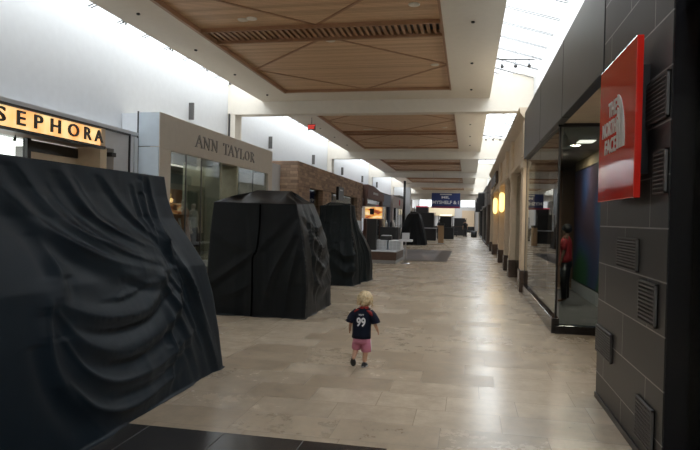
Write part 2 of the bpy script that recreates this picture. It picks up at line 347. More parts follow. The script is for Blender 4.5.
# exit sign under the first cross beam
t = thing('exit_sign', (-6.07, 22.52, 5.02), 'small red lit EXIT sign hanging below the soffit past the first beam', 'exit sign')
obj('housing', B(-6.23, 22.5, 5.02, -5.92, 22.55, 5.24), DKGREY, t); LR = mat('exit_red', (.5, .02, .02), .4, emis=(1, .08, .06), es=2.2)
m_, _ = text_mb('EXIT', 'F', (-6.21, 22.498, 5.055), w=.27, h=.15, depth=.008, bold=.03); obj('lettering', m_, LR, t)
obj('hanger', MB().tube([(-6.075, 22.52, 5.24), (-6.075, 22.52, 5.5)], .012, 6), DKGREY, t)

# ------------------------------------------------------------------ LEFT SHOP 1 (lit letter sign)
FX = -7.75
sf = thing('storefront', (FX, 4, 0), 'white storefront with gold-lit letter sign along the left wall', 'storefront')
mb = B(XL+.01, -2, 3.44, FX, 12.95, 3.52); mb.box(FX-.15, -2, 3.02, FX, 12.55, 3.44)
mb.box(-8.5, -2.3, 0, FX, -2, 3.52)
obj('header', mb, GREYW, sf)
obj('side_panel', B(-8.3, 11.95, 0, FX, 12.55, 3.02), GREYW, sf)
pm = MB()
for y in (12.58, 12.78): pm.box(-8.3, y, 0, FX+.01, y+.14, 3.40, .01)
obj('pilaster', pm, WHITE, sf); obj('corner_panel', B(-8.3, 12.55, 0, FX-.05, 12.95, 3.44), GREYW, sf)
fm = B(FX, -2, 3.40, FX+.03, 12.57, 3.44); fm.box(FX, 12.53, 0, FX+.03, 12.57, 3.40); fm.box(FX, -2, 2.96, FX+.10, 11.5, 3.02)
obj('black_frame', fm, BLACK, sf)
obj('soffit', B(-8.36, -2, 3.0, FX-.15, 11.95, 3.05), mat('brown_soffit', (.17, .12, .09), .5), sf)
obj('jamb', B(-8.34, 11.48, 0, FX-.02, 11.72, 3.0), BEIGE, sf)
obj('bracket', B(FX-.1, 11.8, 2.84, FX+.06, 11.95, 2.93), DKGREY, sf)
LIT = mat('shop_light_white', (.9, .9, .9), .5, emis=(1, .97, .92), es=6)
obj('transom', B(-8.36, 10.05, 2.76, -8.30, 11.48, 2.97), BLACK, sf)
obj('door_post', B(-8.38, 9.95, 0, -8.28, 10.05, 3.0), BLACK, sf)
obj('lower_glazing', B(-8.36, 10.05, .1, -8.34, 11.48, 2.76), BEIGE, sf)
obj('glazing', B(-8.36, -2, .1, -8.34, 9.95, 3.0), GLASS, sf)
obj('back_wall', B(-12.4, -2, 0, -12.3, 11.9, 3.0), WHITE, sf); obj('end_wall', B(-12.4, 11.9, 0, -8.3, 12.0, 3.3), WHITE, sf)
obj('shop_ceiling', B(-12.4, -2, 3.05, -8.36, 11.9, 3.1), WHITE, sf)
obj('light_panel', B(-11.8, 1, 2.97, -8.9, 11, 3.01), LIT, sf)
obj('lit_interior_panel', B(-8.56, 3, 2.3, -8.50, 9.90, 2.98), LIT, sf)  # glowing panel added to stand for the bright shop interior
for k in range(4):
    yk = 9.6-k*.55
    d = thing('spot_lamp', (-8.25, yk, 2.9), 'small black spot lamp under the brown soffit below the gold sign, %s from the post' % ORD[k], 'spotlight', 'spot lamps in the gold-signed shop')
    obj('stem', MB().tube([(-8.25, yk, 3.0), (-8.25, yk, 2.95)], .01, 6), BLACK, d); obj('lamp_head', MB().tube([(-8.25, yk, 2.96), (-8.22, yk-.05, 2.90)], [.02, .03], 8), BLACK, d)
# sign
sg = thing('store_sign', (FX, 8, 3.03), 'gold backlit sign with black SEPHORA letters on the left storefront', 'sign')
def goldmat():
    m, N, L, P = nt('gold_lightbox')
    g = N.new('ShaderNodeNewGeometry'); nz = N.new('ShaderNodeTexNoise'); nz.inputs['Scale'].default_value = 2.2; L.new(g.outputs['Position'], nz.inputs['Vector'])
    rp = N.new('ShaderNodeValToRGB'); e = rp.color_ramp.elements; e[0].position = .35; e[0].color = (1, .38, .10, 1); e[1].position = .68; e[1].color = (1, .80, .38, 1)
    L.new(nz.outputs['Fac'], rp.inputs[0]); L.new(rp.outputs[0], P.inputs['Emission Color']); P.inputs['Emission Strength'].default_value = 2.7
    P.inputs['Base Color'].default_value = (.5, .3, .1, 1); return m
obj('light_panel', B(FX, 7.2, 3.03, FX+.02, 11.42, 3.38), goldmat(), sg)
obj('end_plate', B(FX, 11.42, 2.98, FX+.05, 11.55, 3.40), BEIGE, sg)
LY = [8.42, 8.99, 9.42, 9.90, 10.33, 10.86, 11.20]; LY = [8.50, 8.98, 9.40, 9.83, 10.32, 10.82, 11.16]
for ch, y, w in zip('SEPHORA', LY, (.22, .20, .22, .27, .33, .24, .28)):
    m_, _ = text_mb(ch, 'L', (FX+.05, y, 3.09), w=w, h=.255, depth=.03, bold=.015); obj('letter', m_, BLACK, sg)

# ------------------------------------------------------------------ LEFT SHOP 2 (serif letter sign)
AX0 = -7.2
sf = thing('storefront', (AX0, 17, 0), 'warm grey storefront box with tall windows and serif letters', 'storefront')
mb = B(AX0-.25, 12.95, 3.17, AX0, 21.2, 4.02, .01); mb.box(AX0-.25, 12.97, 0, AX0, 13.5, 3.17); mb.box(AX0-.25, 20.75, 0, AX0, 21.19, 3.17)
mb.box(XL+.01, 12.96, 3.9, AX0-.2, 21.19, 4.0); mb.box(-8.4, 20.95, 0, AX0-.2, 21.19, 3.95)
obj('facade', mb, ATF, sf)
obj('return_wall', B(-8.19, 12.945, 0, FX-.01, 13.0, 4.0), WHITE, sf)
mb = B(FX+.005, 12.94, 0, AX0-.02, 12.99, 3.19, .004); mb.box(FX+.005, 12.94, 3.21, AX0-.02, 12.99, 4.01); obj('end_panel', mb, BLUEP, sf)
obj('edge_strip', B(FX-.03, 12.93, 0, FX, 12.96, 4.04), DKGREY, sf)
mb = B(AX0-.3, 16.62, 0, AX0-.05, 16.72, 3.17); mb.box(AX0-1.2, 17.9, 0, AX0-.05, 18.02, 3.17); mb.box(AX0-1.3, 16.7, 0, AX0-1.2, 18.0, 3.17)
obj('door_jamb', mb, mat('olive_grey_jamb', (.33, .33, .24), .5), sf)
for (a, c) in ((13.5, 14.46), (14.46, 15.37), (15.37, 16.62), (18.02, 19.4), (19.4, 20.75)):
    obj('glass_panel', B(AX0-.09, a+.01, .12, AX0-.07, c-.01, 3.17), GLASS, sf)
for y in (14.46, 15.37, 19.4): obj('mullion', B(AX0-.095, y-.006, .12, AX0-.06, y+.006, 3.17), GRILL, sf)
obj('glass_panel', B(AX0-1.15, 16.72, .05, AX0-1.13, 17.9, 2.5), GLASS, sf)
mb = B(AX0-.2, 13.5, 0, AX0-.02, 16.62, .12); mb.box(AX0-.2, 18.02, 0, AX0-.02, 20.75, .12); obj('plinth', mb, DKGREY, sf)
mb = B(-10.6, 13, 0, -10.5, 21.1, 3.2); mb.box(-10.6, 12.97, 3.2, AX0-.2, 21.1, 3.26); mb.box(-10.6, 21.0, 0, -8.3, 21.15, 3.2); mb.box(-10.6, 12.99, 0, -8.3, 13.05, 3.2)
obj('interior_wall', mb, mat('shop_interior', (.27, .30, .28), .8), sf)
obj('backdrop_panel', B(-8.06, 14.95, .3, -8.0, 15.70, 2.3), mat('walnut_panel', (.34, .16, .07), .5, noise=.2), sf)
area('window_shop_fill', (-8.6, 17, 3.1), 1.2, 6.5, 95, (.98, .97, .92))  # unseen lamp added to brighten the interior behind the windows
obj('glow_strip', B(-9.4, 14, 3.17, -9.2, 20, 3.19), mat('shop_glow', (.8, .8, .8), .5, emis=(1, .90, .74), es=2), sf)  # glowing strip added to help light the shop interior
sg = thing('store_sign', (AX0, 17, 3.4), 'grey serif ANN TAYLOR letters on the warm grey fascia', 'sign')
wd = {'A': .46, 'N': .44, 'T': .44, 'Y': .44, 'L': .36, 'O': .46, 'R': .40}
def serif(ch, y, z, w, h, x):
    """serif capital facing +X built from strokes in the wall plane"""
    t, th = .062, .028; M_ = MB()
    def st(a, b_, k=t):
        (y0, z0), (y1, z1) = a, b_; d = Vector((y1-y0, z1-z0)).normalized(); n_ = Vector((-d.y, d.x))*k/2
        q = [(y0+n_.x, z0+n_.y), (y1+n_.x, z1+n_.y), (y1-n_.x, z1-n_.y), (y0-n_.x, z0-n_.y)]
        M_.prism([(y+p*w, z+s_*h) for p, s_ in [((a_-0)/w, (b2-0)/h) for a_, b2 in q]], 0, x, x+.025)
    def sf_(yy, zz, k=.16): st((yy-k/2, zz), (yy+k/2, zz), .02)
    g = .01
    if ch == 'A': st((.04, g), (w/2, h), th); st((w/2, h), (w-.05, g)); st((w*.22, h*.36), (w*.76, h*.36), .025); sf_(.05, g, .13); sf_(w-.05, g, .15)
    elif ch == 'N': st((.07, g), (.07, h-g), th); st((.06, h-g), (w-.06, g)); st((w-.06, g), (w-.06, h-g), th); sf_(.06, g, .13); sf_(.04, h-g, .12); sf_(w-.06, h-g, .13)
    elif ch == 'T': st((w/2, g), (w/2, h-g)); st((.02, h-g), (w-.02, h-g), .028); st((.03, h-.08), (.03, h-g), .022); st((w-.03, h-.08), (w-.03, h-g), .022); sf_(w/2, g)
    elif ch == 'Y': st((w/2, g), (w/2, h*.48)); st((w/2, h*.48), (.06, h-g)); st((w/2, h*.48), (w-.05, h-g), th); sf_(w/2, g); sf_(.06, h-g, .14); sf_(w-.05, h-g, .12)
    elif ch == 'L': st((.08, g), (.08, h-g)); st((.02, g), (w-.03, g), .028); st((w-.03, g), (w-.03, .1), .022); sf_(.08, h-g)
    elif ch in 'OR':
        if ch == 'O': cy, cz, ry, rz, a0, a1 = w/2, h/2, w/2-.03, h/2-.012, 0, 2*PI
        else: cy, cz, ry, rz, a0, a1 = .09, h*.75, w-.16, h*.25-.012, -PI/2, PI/2
        n_ = 26; o_ = []; i_ = []
        for k in range(n_+1):
            a_ = a0+(a1-a0)*k/n_; e = .062*abs(math.cos(a_))+.024*abs(math.sin(a_)); o_.append((y+cy+ry*math.cos(a_), z+cz+rz*math.sin(a_))); i_.append((y+cy+(ry-e)*math.cos(a_), z+cz+(rz-.022)*math.sin(a_)))
        for k in range(n_): M_.prism([o_[k], o_[k+1], i_[k+1], i_[k]], 0, x, x+.025)
        if ch == 'R': st((.09, g), (.09, h-g)); st((.16, h*.5), (w-.03, g)); sf_(.09, g, .15); st((.03, h-g), (.2, h-g), .024); st((.09, h*.5), (.2, h*.5), .022)
    return M_
y = 14.80
yy = {0: 14.80, 1: 15.28, 2: 15.80, 4: 16.62, 5: 17.02, 6: 17.50, 7: 17.97, 8: 18.36, 9: 18.88}
for k, ch in enumerate('ANN TAYLOR'):
    if ch == ' ': continue
    obj('letter', serif(ch, yy[k], 3.42, wd[ch], .33, AX0), GLET, sg)

# ------------------------------------------------------------------ LEFT SHOP 3 (stone clad) and further shops
sf = thing('storefront', (-6.9, 31, 0), 'brown split-stone clad storefront wall beyond the warm grey shop', 'storefront')
mb = B(-7.2, 23.3, 2.9, -6.8, 38.4, 3.88, .01)
for a, c in ((23.3, 25.2), (27.6, 29.4), (36.6, 38.4)): mb.box(-7.15, a, 0, -6.82, c, 2.9)
obj('stone_facade', mb, BRICK, sf)
obj('stone_return', B(-8.2, 23.26, 0, -6.82, 23.32, 3.88), BRICKE, sf)
obj('roof', B(-8.2, 23.32, 3.8, -7.0, 38.4, 3.86), DKGREY, sf)
for a, c in ((25.2, 27.6), (29.4, 36.6)): obj('glass_panel', B(-7.05, a, .1, -7.03, c, 2.9), GLASS2, sf)
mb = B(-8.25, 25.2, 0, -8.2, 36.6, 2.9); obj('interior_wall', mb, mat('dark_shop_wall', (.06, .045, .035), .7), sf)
obj('corner_pier', B(-8.2, 21.22, 0, -7.55, 23.24, 3.7), GREYW, sf)
t = thing('black_screen', (-6.78, 30.6, 2.5), 'tall black screen panel on the brown stone wall', 'screen')
obj('casing', B(-6.8, 30.4, 2.55, -6.66, 31.7, 3.25, .01), BLACK, t); obj('logo_strip', B(-6.66, 30.7, 3.05, -6.655, 31.4, 3.12), GREYW, t)
# canopy shop
sf = thing('storefront', (-6.5, 41, 0), 'reddish brown canopy shopfront past the stone wall on the left', 'storefront')
MAR = mat('maroon_brown_fascia', (.16, .085, .07), .6, noise=.1)
mb = MB().prism([(38.45, 2.95), (38.45, 3.85), (41.0, 3.85), (46, 3.45), (46, 2.95)], 0, -8.15, -6.45); obj('canopy', mb, MAR, sf)
m_, _ = text_mb('SALON', 'L', (-6.45, 40.7, 3.3), w=2.2, h=.22, depth=.02, bold=.01)
ob = MB()
for k in range(6): ob.box(-6.45, 40.6+k*.38, 3.28, -6.43, 40.82+k*.38, 3.44, .01)
obj('fascia_lettering', ob, WLET, sf)
mb = B(-6.75, 38.5, 0, -6.55, 38.9, 2.95); mb.box(-6.75, 45.6, 0, -6.55, 46, 2.95); mb.box(-8.1, 38.5, 0, -8.0, 46, 2.95); obj('side_pier', mb, MAR, sf)
obj('glass_panel', B(-6.68, 38.9, .1, -6.66, 45.6, 2.95), GLASS2, sf)
mb = MB()
for k in range(3): mb.box(-7.95, 39.4+k*2.1, .5+.1*k, -7.85, 41+k*2.1, 2.4)
obj('lit_shelf', mb, mat('lit_shelf_white', (.7, .7, .7), .5, emis=(.85, .93, 1), es=1.6), sf)
def shopfront(xf, ya, yb, z, label, fas, gl, names=None, lit=None, logo=None, side='L', zo=2.7):
    s_ = 1 if side == 'L' else -1; xb = XL+.12 if side == 'L' else XR-.12
    t = thing('storefront', (xf, (ya+yb)/2, 0), label, 'storefront')
    mb = B(xf, ya, zo, xb, yb, z, .02); mb.box(xf, ya, 0, xf-s_*.3, ya+.5, zo); mb.box(xf, yb-.5, 0, xf-s_*.3, yb, zo); obj('facade', mb, fas, t)
    obj('glass_panel', B(xf-s_*.12, ya+.5, .1, xf-s_*.14, yb-.5, zo), GLASS2, t)
    obj('interior_wall', B(xb-s_*0, ya+.2, 0, xb-s_*.1, yb-.2, zo), gl, t)
    obj('plinth', B(xf-s_*.02, ya+.5, 0, xf-s_*.2, yb-.5, .1), DKGREY, t)
    obj('roof_edge', B(xf+s_*.04, ya, z-.06, xf, yb, z), DKGREY, t)
    n = max(2, int((yb-ya)/2.5))
    for k in range(1, n): y_ = ya+.5+(yb-ya-1)*k/n; obj('mullion', B(xf-s_*.1, y_-.025, .1, xf-s_*.16, y_+.025, zo), BLACK, t)
    if lit: obj('lit_display', B(xb-s_*(-.05), ya+1, 1.2, xb-s_*(-.15), yb-1, 2.2), lit, t)
    if logo: obj('logo', MB().tube([(xf, (ya+yb)/2, (z+zo)/2), (xf+s_*.05, (ya+yb)/2, (z+zo)/2)], .3, 20), logo, t)
    return t
shopfront(-6.9, 46.05, 53.5, 3.75, 'blue-grey shopfront with lit shelves, left side past the brown canopy', mat('blue_grey_fascia', (.13, .16, .23), .5), DKGREY, lit=mat('cool_lit_display', (.5, .6, .7), .5, emis=(.6, .8, 1), es=1.2))
shopfront(-6.7, 53.55, 64, 3.8, 'pale shopfront with round red logo on the far left', mat('pale_pink_fascia', (.55, .48, .47), .6), MAR, logo=mat('logo_red', (.6, .05, .08), .4))
shopfront(-7.3, 64.1, 79, 4.2, 'dark brown shopfront at the far left end before the bulkhead', mat('dark_brown_fascia', (.10, .07, .05), .5), DKGREY)
tag(obj('column', B(-7.05, 66.5, 0, -6.4, 67.2, 5.5), WHITE) , 'tall white square column at the far left, beside a black post', 'column')
tag(obj('post', MB().tube([(-6.35, 60.0, 0), (-6.35, 60.0, 5.5)], .12, 12), BLACK), 'thin black round post standing before the far white column', 'post')

# ------------------------------------------------------------------ RIGHT SIDE: stone pier, sign, glass corner shop
RX = 1.2
pier = thing('stone_pier', (RX+.5, 4.9, 0), 'tall dark slate-tiled pier at the right edge carrying the red sign', 'pier')
mb = B(RX, 3.95, 0, 2.5, 5.85, 3.98); mb.box(RX, 3.95, 3.98, XR-.02, 5.85, 4.07); obj('cladding', mb, STONE, pier)
obj('end_face', B(RX+.004, 3.935, 0, 2.49, 3.96, 3.98), BLACKG, pier)
obj('inner_face', B(RX+.02, 5.84, 0, 2.5, 5.87, 3.05), BLACKG, pier)
obj('base_strip', B(RX-.012, 3.95, 0, RX, 5.85, .05), BLACK, pier)
for k, (ya, yb, za, zb, lb) in enumerate(((3.97, 4.55, 2.27, 2.56, 'topmost, beside the red sign'), (3.97, 4.22, 1.80, 2.08, 'beside the red sign bottom corner'), (4.55, 5.12, 1.26, 1.50, 'below the red sign at eye level'), (4.10, 4.48, .94, 1.22, 'middle height near the corner'), (5.25, 5.82, .44, .68, 'low on the far edge'), (4.10, 4.48, .13, .41, 'lowest, near the floor at picture bottom'))):
    t = thing('vent_grille', (RX, (ya+yb)/2, za), 'louvred metal vent on the slate pier, '+lb, 'vent', 'vents on the slate pier')
    f = MB(); X1 = RX-.022
    f.box(RX-.006, ya, za, RX, yb, zb)
    f.box(X1, ya, za, RX, ya+.015, zb); f.box(X1, yb-.015, za, RX, yb, zb); f.box(X1, ya, zb-.012, RX, yb, zb); f.box(X1, ya, za, RX, yb, za+.012)
    obj('frame', f, GRILL, t)
    l = MB(); n = 9
    for q in range(n):
        z = za+.02+(zb-za-.04)*(q+.5)/n; l.add([(X1-.003, ya+.015, z-.004), (X1-.003, yb-.015, z-.004), (RX-.006, yb-.015, z+.012), (RX-.006, ya+.015, z+.012), (X1-.003, ya+.015, z+.002), (X1-.003, yb-.015, z+.002), (RX-.006, yb-.015, z+.018), (RX-.006, ya+.015, z+.018)], [(0, 1, 2, 3), (4, 5, 6, 7), (0, 1, 5, 4), (2, 3, 7, 6)])
    m2 = int((yb-ya)/.03)
    for q in range(1, m2): y_ = ya+(yb-ya)*q/m2; l.box(X1, y_-.002, za+.012, RX-.006, y_+.002, zb-.012)
    obj('louvre', l, GRILL, t)
# red sign
sx = 1.07
sg = thing('red_sign', (sx+.06, 4.8, 1.78), 'square glossy red sign with white THE NORTH FACE lettering on the dark pier', 'sign')
obj('board', B(sx, 4.24, 1.78, sx+.045, 5.34, 2.86, .006), RED, sg)
obj('mount', B(sx+.045, 4.4, 1.95, RX, 5.2, 2.7), BLACK, sg)
def fit(body, y_right, z, w, h):
    m_, _ = text_mb(body, 'R', (sx, y_right+w, z), w=w, h=h, depth=.006, bold=.02); return m_
for body, z, w in (('THE', 2.43, .26), ('NORTH', 2.29, .46), ('FACE', 2.15, .36)): obj('lettering', fit(body, 4.74, z, w, .115), WLET, sg)
for r0, r1 in ((.0, .10), (.125, .21), (.235, .33)):                     # quarter-dome arcs
    am = MB(); n = 14
    yc_, zc_ = 4.72, 2.16
    H_ = .40
    o_, i_ = [], []
    for k in range(n+1):
        a_ = PI/2*k/n; o_.append((yc_-.22*r1/.33*math.sin(a_)*1.0, zc_+ (H_*(.35+.65*r1/.33))*math.cos(a_))); i_.append((yc_-.22*r0/.33*math.sin(a_), zc_+(H_*(.35+.65*r0/.33))*math.cos(a_) if r0 else zc_))
    for k in range(n): am.prism([o_[k], o_[k+1], i_[k+1], i_[k]], 0, sx-.006, sx)
    obj('dome_arc', am, WLET, sg)

# corner shop: dark panels above, glass box below
sf = thing('storefront', (RX, 10, 0), 'dark panelled corner shop with floor-to-ceiling glass on the right', 'storefront')
for a, c in ((5.9, 8.39), (8.41, 10.92), (10.94, 13.93)):
    obj('metal_panel', B(RX, a, 3.02, RX+.12, c, 4.07, .008), PANEL, sf)
obj('panel_backing', B(RX+.1, 5.86, 3.06, XR-.01, 13.95, 4.05), DKGREY, sf)
obj('soffit', B(RX+.04, 5.87, 3.04, 2.6, 9.04, 3.055), BEIGE, sf)
obj('shop_ceiling', B(RX+.05, 9.1, 3.04, 4.25, 17.0, 3.055), mat('grey_shop_ceiling', (.26, .24, .20), .7), sf)
obj('glass_panel', B(1.27, 9.12, .22, 1.285, 11.4, 3.0), GLASS, sf); obj('glass_panel', B(1.27, 11.42, .22, 1.285, 13.9, 3.0), GLASS, sf)
obj('glass_panel', B(1.33, 9.06, .12, 2.47, 9.075, 3.0), GLASS, sf)
obj('plinth', B(1.22, 9.02, 0, 1.33, 13.93, .22, .006), BLACKG, sf); obj('plinth', B(1.27, 9.0, 0, 2.49, 9.12, .12, .006), BLACKG, sf)
fm = B(1.27, 9.05, .2, 1.295, 9.08, 3.06); fm.box(1.25, 9.03, 2.99, 2.49, 9.10, 3.07); fm.box(1.26, 9.03, 2.995, 1.30, 13.93, 3.025); fm.box(1.265, 13.90, .2, 1.30, 13.93, 3.03)
obj('black_frame', fm, BLACK, sf)
# interior wall with poster
mb = B(2.49, 5.87, .25, 2.6, 15.0, 3.08); obj('interior_wall', mb, mat('shop_tan_wall', (.42, .33, .22), .7), sf)
mb = B(1.9, 16.9, 0, 4.3, 17.0, 3.1); mb.box(4.2, 15, 0, 4.3, 17, 3.1); obj('rear_wall', mb, mat('shop_rear_wall', (.30, .20, .14), .7), sf)
obj('white_baseboard', B(2.46, 5.87, 0, 2.6, 15.0, .27), GREYW, sf)
obj('carpet', B(1.33, 9.12, 0, 2.46, 15.0, .012), mat('grey_carpet', (.12, .12, .125), .9, bump=.3, bscale=300), sf)
def postermat():
    m, N, L, P = nt('poster_print'); g = N.new('ShaderNodeNewGeometry'); nz = N.new('ShaderNodeTexNoise'); nz.inputs['Scale'].default_value = .55; nz.inputs['Detail'].default_value = 1
    L.new(g.outputs['Position'], nz.inputs['Vector']); rp = N.new('ShaderNodeValToRGB'); e = rp.color_ramp.elements
    e[0].position = .38; e[0].color = (.04, .16, .075, 1); e[1].position = .62; e[1].color = (.10, .07, .11, 1); x = rp.color_ramp.elements.new(.5); x.color = (.06, .10, .25, 1)
    L.new(nz.outputs['Fac'], rp.inputs[0]); L.new(rp.outputs[0], P.inputs['Base Color']); P.inputs['Roughness'].default_value = .35; return m
pt = thing('wall_poster', (2.48, 12, .30), 'large dark blue and green poster covering the shop interior wall', 'poster')
obj('print', B(2.468, 6.0, .30, 2.488, 14.9, 2.80), postermat(), pt)
pr = MB()
for z in (.29, 2.80): pr.box(2.462, 5.98, z-.01, 2.489, 14.92, z+.012)
obj('edge_rail', pr, BLACK, pt)
cl = thing('ceiling_light', (1.9, 10.4, 3.03), 'lit rectangular ceiling light inside the dark corner shop', 'ceiling light')
obj('frame', B(1.83, 10.75, 3.03, 2.13, 11.15, 3.045), DKGREY, cl); obj('diffuser', B(1.85, 10.77, 3.02, 2.11, 11.13, 3.031), mat('shop_diffuser', (.9, .9, .9), .5, emis=(1, .93, .8), es=4), cl)
l_ = area('corner_shop_light', (1.98, 10.95, 3.01), .26, .36, 60, (1, .9, .75))
for yk in (6.6, 13.2): area('corner_shop_fill', (1.9, yk, 3.03), .15, .15, 45, (1, .88, .7))  # unseen lamps added to lighten the alcove soffit and shop interior
sl = thing('spot_lamp', (1.55, 9.9, 2.8), 'white conical spot lamp hanging inside the corner shop glass', 'spotlight')
obj('stem', MB().tube([(1.46, 9.9, 3.06), (1.46, 9.9, 2.97)], .012, 8), SILV, sl); obj('shade', MB().tube([(1.46, 9.9, 2.99), (1.47, 9.88, 2.93), (1.50, 9.82, 2.80)], [.03, .05, .085], 14), mat('lamp_white', (.35, .35, .33), .4), sl)

# near right glass front (beyond the pier towards the viewer)
sf = thing('storefront', (1.35, 2, 0), 'dark glazed shop window at the right edge, nearer than the slate pier', 'storefront')
obj('glass_panel', B(1.33, 1.2, .2, 1.345, 3.93, 3.0), GLASS2, sf); obj('glass_panel', B(1.33, -1.6, .2, 1.345, 1.18, 3.0), GLASS2, sf)
obj('plinth', B(1.30, -1.6, 0, 1.42, 3.93, .2), BLACKG, sf)
obj('header', B(1.25, -1.6, 3.0, XR-.01, 3.93, 4.07), PANEL, sf)
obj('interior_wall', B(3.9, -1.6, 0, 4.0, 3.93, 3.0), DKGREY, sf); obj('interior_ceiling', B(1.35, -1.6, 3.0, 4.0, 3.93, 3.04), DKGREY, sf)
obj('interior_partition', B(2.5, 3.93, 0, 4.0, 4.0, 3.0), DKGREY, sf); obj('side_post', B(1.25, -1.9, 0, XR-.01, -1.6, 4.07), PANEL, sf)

# ------------------------------------------------------------------ RIGHT beige colonnade
sf = thing('storefront', (RX, 24, 0), 'beige classical shopfront with pilasters on the right', 'storefront')
mb = B(RX+.06, 14.0, 3.05, XR-.01, 33.6, 4.05); mb.box(RX+.0, 14.0, 3.0, XR-.01, 33.6, 3.12, .02)
obj('entablature', mb, BEIGE, sf)
mb = MB().prism([(RX+.06, 3.9), (RX-.02, 3.98), (RX-.10, 4.08), (RX-.12, 4.20), (XR-.01, 4.20), (XR-.01, 3.9)], 1, 14.0, 33.6); obj('cornice', mb, BEIGED, sf)
PIL = (14.05, 17.8, 20.2, 24.0, 29.7, 33.2)
for y in PIL:
    pm = B(RX, y, .5, RX+.26, y+.5, 2.96, .012); pm.box(RX-.03, y-.03, 2.84, RX+.27, y+.53, 3.0, .01); pm.box(RX-.02, y-.02, 3.1, RX+.2, y+.52, 3.92, .01)
    p_ = obj('pilaster', pm, BEIGE, sf); obj('pilaster_base', B(RX-.025, y-.025, 0, RX+.28, y+.525, .5, .012), TANB, p_)
mb = MB()
for a, c in ((20.7, 24.0), (24.5, 29.7)): mb.box(RX+.24, a, 0, RX+.34, c, 3.05)
obj('infill_wall', mb, BEIGE, sf)
mb = MB()
for a, c in ((20.7, 24.0), (24.5, 29.7)): mb.box(RX+.225, a, 0, RX+.245, c, .35)
obj('baseboard', mb, TANB, sf)
mb = B(RX+.6, 14.5, 0, RX+.68, 17.8, 3.05); mb.box(RX+.6, 18.3, 0, RX+.68, 20.2, 3.05); mb.box(RX+.6, 30.2, 0, RX+.68, 33.2, 3.05); mb.box(RX+.6, 14.3, 0, RX+.68, 33.4, 3.05)
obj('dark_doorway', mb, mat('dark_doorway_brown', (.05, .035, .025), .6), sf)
for a, c in ((14.55, 17.8), (18.3, 20.2), (30.2, 33.2)): obj('glass_panel', B(RX+.16, a, .1, RX+.175, c, 2.9), GLASS2, sf)
t = thing('dark_sign', (RX, 30, 3.4), 'dark rectangular sign high on the beige right shopfront', 'sign')
obj('panel', B(RX-.07, 26.8, 3.32, RX+.04, 31.8, 3.78, .01), BLACK, t); obj('border', B(RX-.05, 26.7, 3.28, RX+.04, 31.9, 3.82), TANB, t)
SC = mat('sconce_glass', (.9, .7, .3), .4, emis=(1, .74, .26), es=5)
for y, lb in ((24.0, 'nearer and taller-looking of the two glowing yellow wall sconces on the right pilasters'), (29.7, 'farther of the two glowing yellow wall sconces on the right pilasters')):
    t = thing('wall_sconce', (RX+.1, y-.04, 2.0), lb, 'wall lamp', 'glowing sconces')
    xx = RX+.07; obj('backplate', B(xx-.05, y-.04, 2.0, xx+.05, y-.005, 2.7, .004), SILV, t)
    obj('lamp_shade', MB().lathe(xx, y-.13, [(.02, 1.98), (.085, 2.03), (.10, 2.12), (.10, 2.6), (.085, 2.69), (.02, 2.74)], 16), SC, t)
    obj('cap', MB().lathe(xx, y-.13, [(.03, 2.735), (.03, 2.76)], 12), SILV, t)
    l = bpy.data.lights.new('sconce_light', 'POINT'); l.energy = 7; l.color = (1, .62, .25); l.shadow_soft_size = .12; o = bpy.data.objects.new('sconce_light', l); COL.objects.link(o); o.location = (xx-.22, y-.35, 2.35)
shopfront(1.25, 33.75, 41, 4.0, 'dark brown shopfront on the right past the beige pilasters', mat('umber_fascia', (.14, .10, .075), .5), DKGREY, side='R')
shopfront(1.2, 41.05, 52, 4.0, 'grey stone shopfront far down the right side', mat('grey_stone_fascia', (.22, .20, .18), .5), DKGREY, side='R')
shopfront(1.25, 52.05, 65, 4.0, 'charcoal shopfront near the far right end', mat('charcoal_fascia', (.07, .065, .06), .5), DKGREY, side='R')
shopfront(1.3, 65.05, 79, 4.2, 'cream shopfront at the far right end before the bulkhead', mat('cream_fascia', (.5, .44, .36), .5), DKGREY, side='R')
for k, (y, x) in enumerate(((38, .80), (44, .78), (50, .8))):
    t = thing('hanging_flag_sign', (x, y, 2.2), 'black blade sign hanging from the right shopfronts, %s from the viewer' % ORD[k], 'sign', 'blade signs on the right')
    obj('panel', B(x-.22, y, 2.55-.1*k, x+.18, y+.06, 3.35-.1*k, .01), BLACK, t); obj('bracket', MB().tube([(x-.2, y+.03, 3.38-.1*k), (1.3, y+.03, 3.38-.1*k)], .02, 8), BLACK, t)

# ------------------------------------------------------------------ hanging banner
bn = thing('hanging_banner', (-1.65, 44, 2.5), 'blue hanging banner with white words in the middle of the far corridor', 'banner')
BLU = mat('banner_blue', (.022, .04, .16), .5, noise=.05)
bx0, bx1 = -2.66, -.60
obj('fabric', B(bx0, 44, 2.50, bx1, 44.05, 3.60), BLU, bn); obj('red_strip', B(bx0, 43.985, 2.50, bx1, 44, 2.64), mat('banner_magenta', (.22, .02, .06), .5), bn)
obj('top_bar', B(bx0+.6, 43.985, 3.46, bx1-.6, 44, 3.54), WLET, bn)
m_, _ = text_mb('ME,', 'F', (bx0+.72, 43.995, 3.17), w=.58, h=.21, depth=.012, bold=.04); obj('lettering', m_, WHT, bn)
m_, _ = text_mb('MYSHELF & I', 'F', (bx0+.07, 43.995, 2.80), w=1.9, h=.25, depth=.012, bold=.03); obj('lettering', m_, WHT, bn)
hm = MB()
for x in (bx0+.1, bx1-.1): hm.tube([(x, 44.02, 3.6), (x, 44.02, 5.6)], .008, 6)
obj('hanging_wire', hm, SILV, bn)

